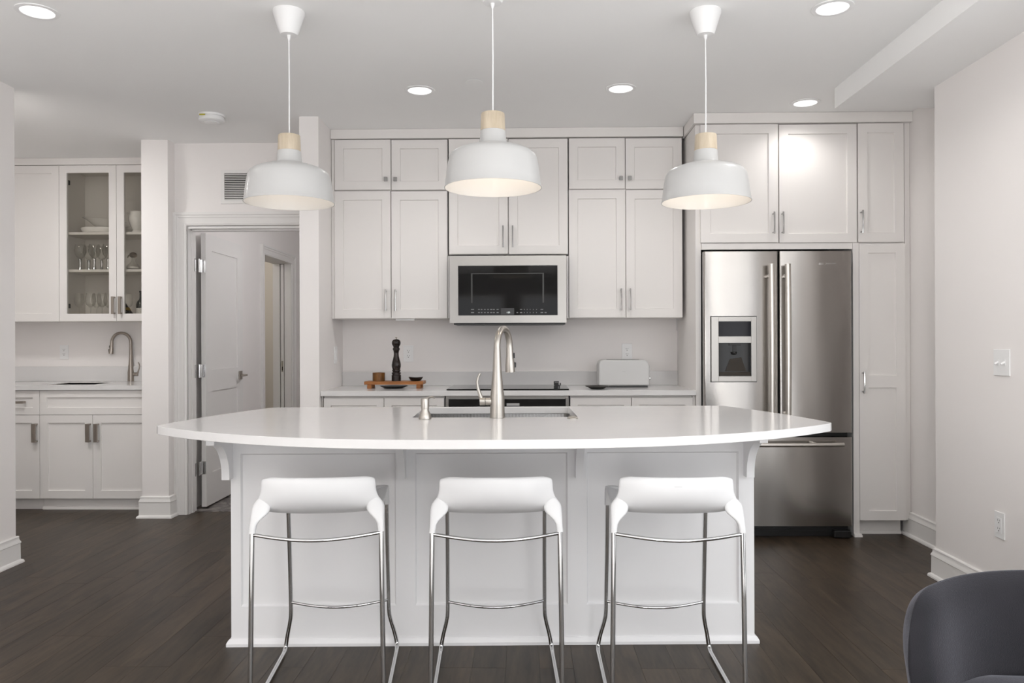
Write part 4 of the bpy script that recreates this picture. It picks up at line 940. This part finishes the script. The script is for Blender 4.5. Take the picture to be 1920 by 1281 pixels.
# air grille above the door
r = rect(414.5, 506, 318.5, 382, YB)
t = thing('air_return_grille', 'white louvred air return grille on the wall above the bathroom door', 'air grille', ((r[0] + r[1]) / 2, YB, r[2]))
o_ = 0.026; yb = YB - 0.0005
mb = MB(); mb.box(r[0], r[0] + o_, yb - 0.008, yb, r[2], r[3]); mb.box(r[1] - o_, r[1], yb - 0.008, yb, r[2], r[3]); mb.box(r[0] + o_, r[1] - o_, yb - 0.008, yb, r[2], r[2] + o_); mb.box(r[0] + o_, r[1] - o_, yb - 0.008, yb, r[3] - o_, r[3])
mb.build('frame', M_trim, t, smooth=False)
MB().box(r[0] + o_, r[1] - o_, yb - 0.001, yb, r[2] + o_, r[3] - o_).build('duct_opening', M_void, t)
ns = 15; hh = (r[3] - r[2] - 2 * o_)
base_s = None
for k in range(ns):
    zc_ = r[2] + o_ + hh * (k + 0.5) / ns
    if base_s is None:
        base_s = MB().prism([(yb - 0.0015, zc_ + 0.0030), (yb - 0.0075, zc_ - 0.0038), (yb - 0.0075, zc_ - 0.0050), (yb - 0.0015, zc_ + 0.0018)], r[0] + o_ + 0.0005, r[1] - o_ - 0.0005, 'x').build('slat', M_trim, t, smooth=False); z0s = zc_
    else:
        s_ = base_s.copy(); C.collection.objects.link(s_); s_.location.z += zc_ - z0s

# ------------------------------------------------------------------ things on the back counter
P = atz(742, 727.5, CT); ty = 5.17
tx0, tx1 = aty(687, 718, ty).x, aty(796, 718, ty).x; tz = aty(740, 715.3, ty - 0.06).z
t = thing('footed_tray', 'reddish wooden footed serving tray on the left of the back counter', 'tray', ((tx0 + tx1) / 2, ty, CT))
MB().box(tx0, tx1, ty - 0.075, ty + 0.075, tz - 0.021, tz).build('board', M_acac, t, bev=0.0015)
for xx in (tx0 + 0.018, tx1 - 0.046):
    for yy in (ty - 0.065, ty + 0.045): MB().box(xx, xx + 0.028, yy, yy + 0.02, CT + 0.0005, tz - 0.0212).build('foot', M_acac, t, bev=0.001)
c_ = (tx0 + tx1) / 2
tag(MB().lathe([(0.0, 0.0005), (0.055, 0.0005), (0.075, 0.007), (0.095, 0.016), (0.092, 0.0165), (0.07, 0.010), (0.0, 0.004)], (c_ - 0.01, ty, CT), 32).build('shallow_plate', M_black), 'shallow black plate tucked under the wooden footed tray', 'plate')
jx = aty(710.5, 707, ty).x; jr = (aty(722, 707, ty).x - aty(699, 707, ty).x) / 2; jh = aty(710, 698.8, ty).z - tz
tag(MB().lathe([(0.0, 0.0005), (jr, 0.0005), (jr, jh), (jr - 0.004, jh), (jr - 0.004, 0.008), (0.0, 0.008)], (jx, ty - 0.005, tz), 32).build('wooden_jar', M_jar, bev=0.0005), 'squat round brown wooden jar on the left of the tray', 'jar')
mx_ = aty(743, 660, ty).x; mh = aty(743, 632.5, ty).z - tz; t = thing('pepper_mill', 'tall dark turned-wood pepper mill standing on the tray', 'pepper mill', (mx_, ty, tz))
q = (mx_, ty, tz + 0.0005); s_ = mh / 0.30
MB().lathe([(r_ * 1.0, h_ * s_) for r_, h_ in [(0.0, 0), (0.0315, 0), (0.0315, 0.040), (0.028, 0.043), (0.0275, 0.048), (0.031, 0.050), (0.031, 0.056), (0.027, 0.059), (0.0245, 0.064), (0.0285, 0.068), (0.0285, 0.073), (0.025, 0.077),
    (0.0265, 0.083), (0.0305, 0.098), (0.031, 0.110), (0.028, 0.128), (0.022, 0.150), (0.0175, 0.170), (0.0165, 0.190), (0.0185, 0.205), (0.022, 0.213), (0.0, 0.213)]], q, 32).build('body', M_wal, t)
MB().lathe([(r_, h_ * s_) for r_, h_ in [(0.0, 0.2135), (0.0225, 0.2135), (0.0255, 0.219), (0.022, 0.224), (0.0185, 0.230), (0.0215, 0.238), (0.0275, 0.248), (0.030, 0.260), (0.0275, 0.273), (0.020, 0.282), (0.008, 0.286), (0.0, 0.286)]], q, 32).build('head', M_wal, t)
MB().lathe([(0.0, 0.2862 * s_), (0.004, 0.2862 * s_), (0.003, 0.292 * s_), (0.007, 0.297 * s_), (0.0065, 0.300 * s_), (0.0, 0.300 * s_)], q, 16).build('knob', M_dnick, t)
bx = aty(780, 710, ty).x
mb = MB(); n1 = 24; n2 = 6; R1 = 0.050
mb.v = []; 
prof_ = [(0.0, 0.002), (0.020, 0.0022), (0.034, 0.006), (0.044, 0.014), (0.050, 0.024), (0.0475, 0.0245), (0.041, 0.017), (0.031, 0.0095), (0.018, 0.006), (0.0, 0.0055)]
mb.lathe(prof_, (0, 0, 0), n1)
mb.v = [(x_ + bx, y_ * 0.8 + ty - 0.01, z_ + tz + 0.000 + (0.006 * ((x_ / R1) ** 2) if z_ > 0.012 else 0) - (0.0016)) for x_, y_, z_ in mb.v]
tag(mb.build('pinch_bowl', M_black), 'small black boat-shaped pinch bowl on the right end of the tray', 'bowl')
# toaster
ty2 = 5.26; a = rect(1123, 1218.5, 675, 723.5, ty2 - 0.09)
t = thing('toaster', 'long white toaster with rounded top on the right of the back counter', 'toaster', ((a[0] + a[1]) / 2, ty2, CT))
zb = CT + 0.012
ol = [(a[0], zb), (a[1], zb)] + arc(a[1] - 0.045, a[3] - 0.045, 0.045, 0, PI / 2, 8) + arc(a[0] + 0.035, a[3] - 0.035, 0.035, PI / 2, PI, 8)
bd = MB().prism(ol, ty2 - 0.085, ty2 + 0.085, 'y').build('body', M_enamel, t, bev=0.012, seg=4)
MB().box(a[0] + 0.012, a[1] - 0.012, ty2 - 0.075, ty2 + 0.075, CT + 0.0005, zb - 0.0002).build('base', M_black, t)
MB().box(a[0] + 0.06, a[1] - 0.06, ty2 - 0.018, ty2 + 0.018, a[3] - 0.001, a[3] + 0.0008).build('slot', M_void, t)
mb = MB().tube([(a[1] - 0.001, ty2 - 0.03, CT + 0.06), (a[1] + 0.010, ty2 - 0.03, CT + 0.06)], 0.014, 16); mb.tube([(a[1] - 0.001, ty2 + 0.03, CT + 0.05), (a[1] + 0.010, ty2 + 0.03, CT + 0.05)], 0.010, 14); mb.build('knob', M_chrome, t)
MB().box(a[1] + 0.001, a[1] + 0.014, ty2 - 0.02, ty2 + 0.02, CT + 0.115, CT + 0.125).build('lever', M_white, t, bev=0.002)
P = aty(1170, 697, ty2 - 0.085); MB().box(P.x - 0.012, P.x + 0.012, ty2 - 0.0856, ty2 - 0.0848, P.z - 0.0012, P.z + 0.0008).build('logo_mark', M_grey, t)
P = atz(1118, 728.5, CT); tag(MB().lathe([(0.0, 0.0005), (0.040, 0.0005), (0.045, 0.004), (0.060, 0.012), (0.077, 0.018), (0.076, 0.021), (0.058, 0.017), (0.04, 0.011), (0.0, 0.009)], (P.x, 5.02, CT), 36).build('stone_dish', M_stone), 'shallow dark pebbled dish on the counter in front of the toaster', 'dish')
# small blocky object on the cooktop
P = aty(1044.5, 724, 5.0); zc0 = CT + 0.0085; t = thing('stacked_ornament', 'small blocky black and silver object near the right corner of the cooktop', 'ornament', (P.x, 5.0, zc0))
mb = MB(); mb.box(P.x - 0.021, P.x + 0.018, 4.985, 5.02, zc0 + 0.0002, zc0 + 0.016); mb.box(P.x - 0.021, P.x + 0.012, 4.985, 5.02, zc0 + 0.0205, zc0 + 0.044); mb.box(P.x + 0.018, P.x + 0.0245, 4.99, 5.015, zc0 + 0.016, zc0 + 0.033); mb.box(P.x - 0.019, P.x + 0.018, 4.987, 5.018, zc0 + 0.016, zc0 + 0.0205)
mb.build('block', M_black, t, bev=0.0015)
mb = MB(); mb.box(P.x - 0.015, P.x + 0.012, 4.9835, 4.9848, zc0 + 0.036, zc0 + 0.040); mb.box(P.x + 0.007, P.x + 0.0105, 4.9835, 4.9848, zc0 + 0.021, zc0 + 0.036); mb.box(P.x + 0.0065, P.x + 0.0095, 4.9835, 4.9848, zc0 + 0.001, zc0 + 0.013); mb.build('silver_band', M_chrome, t)
P = aty(1269, 600, YU + 0.12)
tag(MB().tube([(P.x, YU + 0.12, ORG['wall_cabinet.004'].z), (P.x + 0.001, YU + 0.12, aty(1269, 612, YU + 0.12).z), (P.x, YU + 0.12, aty(1269, 620, YU + 0.12).z)], 0.0018, 6).build('hanging_wire', M_grey), 'thin grey wire hanging under the wall cabinet beside the refrigerator panel', 'wire')

# ------------------------------------------------------------------ wet bar (left niche)
YW = 5.60; BKN = YN - 0.002
zt = aty(150, 732.5, YW).z; WU = 0.883
NR = -2.687
xs = [-4.05, aty(74.6, 830, YW).x, aty(174, 830, YW).x, NR - 0.004]
t = thing('wet_bar_base_cabinet', 'white wet bar base cabinet with drawer and door, cut off by the left wall', 'cabinet', (-3.8, 5.9, 0))
zd0, zd1 = aty(150, 778, YW).z, zt; zb0 = aty(150, 935, YW).z
MB().box(xs[0], xs[1] - 0.001, YW + 0.0225, BKN, zb0, WU - 0.002).build('carcass', M_cab, t)
mb = MB(); shaker(mb, xs[0], xs[1] - 0.0015, zd0 + 0.002, zd1, YW, st=0.05); dw = mb.build('drawer', M_cab, t, smooth=False); flat_pull(5, 43.5, 752.5, 757, YW, dw)
mb = MB(); shaker(mb, xs[0], xs[1] - 0.0015, zb0, zd0 - 0.002, YW); dw = mb.build('door', M_cab, t, smooth=False); flat_pull(59, 66.5, 795, 830, YW, dw)
MB().box(xs[0], xs[1] - 0.001, YW + 0.045, YW + 0.06, 0.001, zb0 - 0.0005).build('toe_kick', M_cab, t)
t = thing('wet_bar_base_cabinet', 'white two-door wet bar sink cabinet with a wide false drawer front', 'cabinet', (-3.1, 5.9, 0))
mb = MB(); w_ = 0.018; A = (xs[1] + 0.001, xs[3], YW + 0.0225, BKN); mb.box(A[0], A[1], A[2], A[2] + w_, zb0, WU - 0.002); mb.box(A[0], A[0] + w_, A[2] + w_, A[3], zb0, WU - 0.002); mb.box(A[1] - w_, A[1], A[2] + w_, A[3], zb0, WU - 0.002); mb.box(A[0] + w_, A[1] - w_, A[2] + w_, A[3], zb0, zb0 + w_); mb.build('carcass', M_cab, t, smooth=False)
mb = MB(); shaker(mb, xs[1] + 0.0015, xs[3], zd0 + 0.002, zd1, YW, st=0.05); mb.build('drawer', M_cab, t, smooth=False)
mb = MB(); shaker(mb, xs[1] + 0.0015, xs[2] - 0.0015, zb0, zd0 - 0.002, YW); dw = mb.build('door', M_cab, t, smooth=False); flat_pull(160, 167, 795, 829.5, YW, dw)
mb = MB(); shaker(mb, xs[2] + 0.0015, xs[3], zb0, zd0 - 0.002, YW); dw = mb.build('door', M_cab, t, smooth=False); flat_pull(175.5, 182.5, 795, 829.5, YW, dw)
mb = MB().box(xs[1] + 0.001, xs[3], YW + 0.045, YW + 0.06, 0.001, zb0 - 0.0005)
run(mb, (xs[1], YW + 0.045), (NR - 0.035, YW + 0.045), (0, -1), [(0, 0), (0.012, 0), (0.012, 0.014), (0.006, 0.022), (0, 0.024)]); mb.build('toe_kick', M_cab, t)
t = thing('wet_bar_worktop', 'white quartz wet bar counter with upstand in the left niche', 'worktop', (-3.4, 5.9, WU))
sx0, sx1 = atz(140, 716.5, CT).x, atz(222, 716.5, CT).x
mb = MB(); A = (-4.3, NR - 0.001, YW - 0.02, BKN); hy0, hy1 = 5.72, 6.02
mb.box(A[0], sx0, A[2], A[3], WU, CT); mb.box(sx1, A[1], A[2], A[3], WU, CT); mb.box(sx0, sx1, A[2], hy0, WU, CT); mb.box(sx0, sx1, hy1, A[3], WU, CT); mb.build('slab', M_quartz, t, smooth=False)
MB().box(-4.3, NR - 0.001, BKN - 0.019, BKN, CT + 0.0005, aty(150, 687.5, YN - 0.02).z).build('upstand', M_quartz, t, bev=0.001)
t = thing('wet_bar_sink', 'small undermount sink set into the wet bar counter', 'sink', ((sx0 + sx1) / 2, 5.87, 0.74))
mb = MB(); e = 0.004
mb.box(sx0 - e, sx0, hy0, hy1, 0.75, CT - 0.004); mb.box(sx1, sx1 + e, hy0, hy1, 0.75, CT - 0.004); mb.box(sx0, sx1, hy0 - e, hy0, 0.75, CT - 0.004); mb.box(sx0, sx1, hy1, hy1 + e, 0.75, CT - 0.004); mb.box(sx0, sx1, hy0, hy1, 0.745, 0.75); mb.build('basin', M_porc, t)
P = atz(245.5, 715, CT); Pt = aty(232, 624.5, P.y)
faucet('dark nickel gooseneck faucet on the wet bar counter', (P.x, P.y, CT + 0.0005), PI, 0.85, Pt.z - CT, 0.155, 0.085, M_dnick, 1)
# wall cabinets of the wet bar
YX = 5.88
zc = aty(150, 309.5, YX).z; zb = aty(150, 602.5, YX).z
struct(MB().box(-4.3, NR - 0.001, YX - 0.012, YX + 0.06, zc, CZ - 0.001).build('trim_7', M_cab, bev=0.0015))
xa, xb, xcx = aty(110.8, 450, YX).x, aty(218.3, 450, YX).x, NR - 0.002
t = thing('wet_bar_wall_cabinet', 'solid white wall cabinet left of the glass-fronted one', 'cabinet', (xa - 0.4, 6.0, zb))
MB().box(xa - 0.62, xa - 0.001, YX + 0.0225, BKN, zb, zc - 0.001).build('carcass', M_cab, t)
mb = MB(); shaker(mb, xa - 0.62, xa - 0.0016, zb, zc - 0.003, YX); mb.build('door', M_cab, t, smooth=False)
t = thing('display_cabinet', 'white glass-fronted display cabinet above the wet bar, holding glasses and bowls', 'cabinet', ((xa + xcx) / 2, 6.0, zb))
th = 0.018; Yi = YX + 0.0225
mb = MB(); mb.box(xa + 0.001, xa + th, Yi, BKN, zb, zc - 0.001); mb.box(xcx - th, xcx, Yi, BKN, zb, zc - 0.001); mb.box(xa + th, xcx - th, Yi, BKN, zb, zb + th); mb.box(xa + th, xcx - th, Yi, BKN, zc - th, zc - 0.001); mb.box(xa + th, xcx - th, BKN - 0.008, BKN, zb + th, zc - th)
mb.build('carcass', M_cabin, t, smooth=False)
zs1, zs2 = aty(165, 435.3, YX + 0.035).z, aty(165, 505.3, YX + 0.035).z
for z in (zs1, zs2): MB().box(xa + th + 0.001, xcx - th - 0.001, YX + 0.035, BKN - 0.01, z - 0.02, z).build('shelf', M_cabin, t, bev=0.001)
def glass_door(x0, x1):
    s_ = 0.057; z0, z1 = zb, zc - 0.003; mb = MB()
    mb.box(x0, x0 + s_, YX, YX + 0.021, z0, z1); mb.box(x1 - s_, x1, YX, YX + 0.021, z0, z1); mb.box(x0 + s_, x1 - s_, YX, YX + 0.021, z0, z0 + s_); mb.box(x0 + s_, x1 - s_, YX, YX + 0.021, z1 - s_, z1)
    d_ = mb.build('door', M_cab, t, smooth=False)
    MB().box(x0 + s_ - 0.004, x1 - s_ + 0.004, YX + 0.010, YX + 0.013, z0 + s_ - 0.004, z1 - s_ + 0.004).build('pane', M_pane, d_, smooth=False); return d_
dA = glass_door(xa + 0.0016, xb - 0.0016); dB = glass_door(xb + 0.0016, xcx - 0.0016)
flat_pull(208.5, 213, 556, 589, YX, dA); flat_pull(221.5, 226, 556, 589, YX, dB)
for z in (zb + 0.12, zc - 0.12): MB().box(xa + th, xa + th + 0.022, Yi, Yi + 0.06, z - 0.018, z + 0.018).build('hinge', M_black, t, bev=0.003)
# contents
yq = YX + 0.16
def obj_at(u, y=yq): return aty(u, 500, y).x
def lathed(name, prof, x, y, z, m, label, cat, group=None, sy=1.0, tilt=0.0, n=28):
    t_ = MB().lathe(prof, (0, 0, 0), n); t_.v = [(a, b * sy, c + a * tilt) for a, b, c in t_.v]
    o = t_.build(name, m); o.location = (x, y, z); tag(o, label, cat, group); return o
lathed('serving_bowl', [(0, 0.0005), (0.06, 0.0005), (0.135, 0.006), (0.15, 0.028), (0.152, 0.044), (0.147, 0.044), (0.13, 0.012), (0, 0.008)], obj_at(190), yq, zs1, M_porc, 'low white baking dish under the tilted oval bowl on the top shelf', 'bowl', sy=0.75)
lathed('serving_bowl', [(0, 0.0), (0.05, 0.0), (0.09, 0.020), (0.13, 0.05), (0.165, 0.066), (0.160, 0.068), (0.12, 0.052), (0.08, 0.024), (0, 0.010)], obj_at(196), yq, zs1 + 0.046, M_porc, 'oval white bowl resting on the low dish on the top shelf', 'bowl', sy=0.72, tilt=-0.10)
lathed('serving_bowl', [(0, 0.0005), (0.05, 0.0005), (0.08, 0.018), (0.10, 0.055), (0.096, 0.055), (0.075, 0.021), (0, 0.008)], obj_at(243), yq + 0.07, zs1, M_porc, 'round white bowl behind the pitcher on the top shelf', 'bowl', sy=0.6)
t = thing('pitcher', 'white porcelain pitcher with a spout, behind the right glass door', 'pitcher', (obj_at(264), yq - 0.05, zs1)); q = ORG[t.name]
MB().lathe([(0, 0.0005), (0.04, 0.0005), (0.042, 0.004), (0.034, 0.02), (0.05, 0.055), (0.066, 0.10), (0.064, 0.125), (0.056, 0.145), (0.060, 0.165), (0.056, 0.165), (0.050, 0.14), (0.04, 0.05), (0, 0.02)], q, 28).build('body', M_porc, t)
MB().tube([q + Vector((-0.045, 0, 0.125)), q + Vector((-0.062, 0, 0.142)), q + Vector((-0.085, 0, 0.158))], [0.018, 0.014, 0.006], 12).build('spout', M_porc, t)
MB().tube(crv([q + Vector((0.055, 0.02, 0.145)), q + Vector((0.085, 0.03, 0.13)), q + Vector((0.08, 0.03, 0.08)), q + Vector((0.052, 0.02, 0.06))], 5), 0.006, 10).build('handle', M_porc, t)
WG = [(0, 0.0005), (0.033, 0.0005), (0.030, 0.003), (0.006, 0.006), (0.0035, 0.012), (0.0035, 0.085), (0.010, 0.094), (0.030, 0.112), (0.038, 0.138), (0.036, 0.17), (0.029, 0.205), (0.0283, 0.205), (0.0352, 0.17), (0.0370, 0.138), (0.029, 0.113), (0.008, 0.097), (0, 0.096)]
FL = [(0, 0.0005), (0.031, 0.0005), (0.028, 0.003), (0.005, 0.006), (0.0035, 0.012), (0.0035, 0.08), (0.008, 0.09), (0.020, 0.115), (0.024, 0.15), (0.020, 0.21), (0.0193, 0.21), (0.0232, 0.15), (0.019, 0.116), (0.006, 0.093), (0, 0.092)]
ST = [(0, 0.0005), (0.030, 0.0005), (0.030, 0.002), (0.013, 0.004), (0.009, 0.012), (0.008, 0.05), (0.010, 0.072), (0.0, 0.072)]
gg = 'clear wine glasses on the bottom shelf of the display cabinet'
wgl = None
zsb = zb + 0.018
for i, (u, dy, sc, lab) in enumerate(((148.5, -0.02, 1.0, 'tall clear wine glass nearest the left side of the bottom shelf'), (170, -0.06, 1.02, 'tall clear wine glass second from left on the bottom shelf'),
        (181, 0.06, 0.98, 'clear wine glass set back behind the second on the bottom shelf'), (191.5, -0.06, 0.92, 'clear wine glass fourth from left on the bottom shelf'),
        (204, 0.04, 0.9, 'clear wine glass partly behind the middle door stile, bottom shelf'), (240, 0.07, 0.9, 'clear wine glass behind the dark bottles on the bottom shelf'))):
    X = aty(u, 560, yq + dy).x
    if wgl is None: wgl = lathed('wine_glass', WG, X, yq + dy, zsb, M_glass, lab, 'wine glass', gg)
    else:
        o = wgl.copy(); C.collection.objects.link(o); o.location = (X, yq + dy, zsb); o['label'] = lab
        o.scale = (1, 1, 1)
gs = 'silver-stemmed goblets on the middle shelf of the display cabinet'
first = None
for u, dy, lab in ((150.5, -0.03, 'silver-stemmed goblet with clear bowl at the left of the middle shelf'), (167, 0.06, 'silver-stemmed goblet second from left, set back on the middle shelf'),
        (177, -0.05, 'silver-stemmed goblet in front at the centre of the middle shelf'), (191, 0.07, 'silver-stemmed goblet fourth from left on the middle shelf'), (203, -0.04, 'silver-stemmed goblet half hidden by the middle door stile')):
    X = aty(u, 490, yq + dy).x
    if first is None:
        t = thing('goblet', lab, 'goblet', (X, yq + dy, zs2), gs); q = ORG[t.name]; first = t
        MB().lathe([(0, 0.0005), (0.017, 0.0005), (0.017, 0.004), (0.011, 0.02), (0.010, 0.06), (0.013, 0.085), (0.010, 0.092), (0, 0.092)], q, 18).build('stem', M_chrome, t)
        MB().lathe([(0.004, 0.0925), (0.02, 0.098), (0.036, 0.12), (0.043, 0.15), (0.041, 0.18), (0.035, 0.205), (0.0343, 0.205), (0.040, 0.18), (0.042, 0.15), (0.035, 0.122), (0.019, 0.100), (0.0, 0.095)], q, 24).build('bowl', M_glass, t)
    else: dup(first, (X, yq + dy, zs2), lab)
X = obj_at(257)
t = thing('decanter', 'glass decanter with a metal stopper behind the right glass door', 'decanter', (X, yq - 0.06, zs2)); q = ORG[t.name]
MB().lathe([(0, 0.0005), (0.040, 0.0005), (0.055, 0.010), (0.050, 0.03), (0.022, 0.055), (0.012, 0.075), (0.012, 0.095), (0.010, 0.095), (0.010, 0.075), (0.020, 0.054), (0.045, 0.03), (0.048, 0.012), (0.0, 0.006)], q, 24).build('vessel', M_glass, t)
MB().lathe([(0, 0.006), (0.042, 0.0075), (0.046, 0.014), (0.040, 0.024), (0, 0.026)], q, 20).build('filling', M_porc, t)
mb = MB().lathe([(0, 0.0955), (0.016, 0.096), (0.026, 0.104), (0.030, 0.116), (0.024, 0.130), (0.010, 0.138), (0, 0.140)], q, 20); mb.tube([q + Vector((-0.02, 0, 0.115)), q + Vector((-0.038, 0, 0.112)), q + Vector((-0.045, 0, 0.095))], 0.005, 8); mb.build('stopper', M_dnick, t)
def bottle(label, x, y, z, s, lm, lay=0.0):
    t = thing('bottle', label, 'bottle', (x, y, z), 'dark bottles on the bottom shelf of the display cabinet'); q = ORG[t.name]
    MB().lathe([(r_ * s, h_ * s) for r_, h_ in [(0, 0.0005), (0.036, 0.0005), (0.038, 0.006), (0.038, 0.11), (0.032, 0.135), (0.016, 0.155), (0.0135, 0.17), (0.0135, 0.21), (0.016, 0.212), (0.016, 0.222), (0, 0.222)]], q, 24).build('glass_body', M_dgreen, t)
    MB().lathe([(0.0385 * s, 0.02 * s), (0.0388 * s, 0.02 * s), (0.0388 * s, 0.085 * s), (0.0385 * s, 0.085 * s)], q, 24, close=True).build('label_band', lm, t)
    if lay: t.rotation_euler = (0, lay, 0)
    return t
bottle('dark bottle with a pale label standing behind the right glass door', aty(265, 560, yq - 0.08).x, yq - 0.08, zsb, 0.98, M_wlab)
X = aty(238, 570, yq - 0.05).x
t = thing('bottle', 'dark squat bottle with a sloping shoulder and ochre label behind the right glass door', 'bottle', (X, yq - 0.05, zsb), 'dark bottles on the bottom shelf of the display cabinet'); q = ORG[t.name]
mb = MB(); mb.lathe([(0, 0.0005), (0.062, 0.0005), (0.068, 0.012), (0.060, 0.035), (0.044, 0.07), (0.028, 0.11), (0.016, 0.135), (0.014, 0.165), (0.0, 0.166)], q, 26)
mb.v = [(q.x + (a - q.x) - 0.25 * (c - q.z), b, c) for a, b, c in mb.v]; mb.build('glass_body', M_dgreen, t)
mb = MB(); mb.lathe([(0.0455, 0.068), (0.0465, 0.068), (0.0365, 0.092), (0.0355, 0.092)], q, 26, close=True); mb.v = [(q.x + (a - q.x) - 0.25 * (c - q.z), b, c) for a, b, c in mb.v]; mb.build('label_band', M_ylab, t)

# ------------------------------------------------------------------ armchair at the right
AY = 1.86
t = thing('armchair', 'charcoal velvet armchair with a curved low back, in front of the right wall', 'armchair', (0, 0, 0))
# inner-face outline of the back in the photo's plane, turned into a bent, padded slab
nu, nv, nd = 40, 22, 6
mb = MB(); zseat = 0.40; ztop0 = 0.64; half = 0.40; cxa = 1.24
idx = {}
def back_pt(s, h, d):
    """s -1..1 along the back, h 0..1 up, d -1 (front) .. 1 (rear)"""
    bend = 0.20 * abs(s) ** 2.6
    x = half * s * (0.90 + 0.10 * min(1.0, h / 0.75)); y = -bend
    top = 0.262 + 0.016 * (1 - s * s) - 0.075 * (1 - math.sqrt(max(0.0, 1 - (max(0, abs(s) - 0.80) / 0.20) ** 2)))
    z = zseat - 0.14 + (top + 0.14) * h
    nx, ny = 0.55 * math.copysign(abs(s) ** 2, s), 1.0; L = math.hypot(nx, ny)
    return x, y, z, nx / L, ny / L
TH = 0.052
for i in range(nu + 1):
    for j_ in range(nv + 1):
        s = -1 + 2 * i / nu; h = j_ / nv
        eu = max(0.0, (abs(s) - 0.72) / 0.28); ev = max(0.0, (h - 0.70) / 0.30)
        th_ = TH * math.sqrt(max(0.0, 1 - eu ** 2.4)) * math.sqrt(max(0.0, 1 - ev ** 2.4))
        x, y, z, nx, ny = back_pt(s, h, 0)
        for d in (-1, 1): idx[i, j_, d] = len(mb.v); mb.v.append((x + nx * th_ * d, y + ny * th_ * d, z))
for i in range(nu):
    for j_ in range(nv):
        for d in (-1, 1): mb.f.append((idx[i, j_, d], idx[i + 1, j_, d], idx[i + 1, j_ + 1, d], idx[i, j_ + 1, d]))
for i in range(nu): mb.f.append((idx[i, 0, -1], idx[i + 1, 0, -1], idx[i + 1, 0, 1], idx[i, 0, 1])); mb.f.append((idx[i, nv, -1], idx[i + 1, nv, -1], idx[i + 1, nv, 1], idx[i, nv, 1]))
for j_ in range(nv): mb.f.append((idx[0, j_, -1], idx[0, j_ + 1, -1], idx[0, j_ + 1, 1], idx[0, j_, 1])); mb.f.append((idx[nu, j_, -1], idx[nu, j_ + 1, -1], idx[nu, j_ + 1, 1], idx[nu, j_, 1]))
mb.build('backrest', M_velvet, t, sub=1)
mb = MB(); pts = rrect(-0.335, 0.335, -0.50, -0.045, 0.14, 8)
lay_ = [(0.94, 0.30), (1.0, 0.315), (1.0, 0.405), (0.985, 0.436), (0.90, 0.457), (0.6, 0.466), (0.2, 0.469)]
k = len(pts)
for sc, z in lay_: mb.v += [(p_[0] * sc, -0.27 + (p_[1] + 0.27) * sc, z) for p_ in pts]
for a in range(len(lay_) - 1):
    for i in range(k): j_ = (i + 1) % k; mb.f.append((a * k + i, a * k + j_, (a + 1) * k + j_, (a + 1) * k + i))
mb.f.append(tuple(reversed(range(k)))); mb.f.append(tuple((len(lay_) - 1) * k + i for i in range(k)))
mb.build('seat_cushion', M_velvet, t, sub=1)
for xx, yy in ((-0.26, -0.42), (0.26, -0.42), (-0.24, -0.06), (0.24, -0.06)):
    MB().tube([(xx, yy, 0.31), (xx * 1.12, yy + (0.03 if yy > -0.2 else -0.03), 0.001)], [0.018, 0.011], 12).build('leg', M_black, t)
t.location = (cxa, AY, 0); t.rotation_euler = (0, 0, math.radians(-4))

# lamps of the two small rooms beyond the door
def plight(name, loc, e, col=(1, 0.95, 0.9)):
    l = bpy.data.lights.new(name, 'POINT'); l.energy = e; l.color = col; l.shadow_soft_size = 0.12
    o = bpy.data.objects.new(name, l); C.collection.objects.link(o); o.location = loc
plight('bathroom_lamp', (-0.95, 6.35, 2.2), 17, (0.98, 0.98, 1.0))
plight('closet_lamp', (-3.3, 7.8, 2.4), 12)
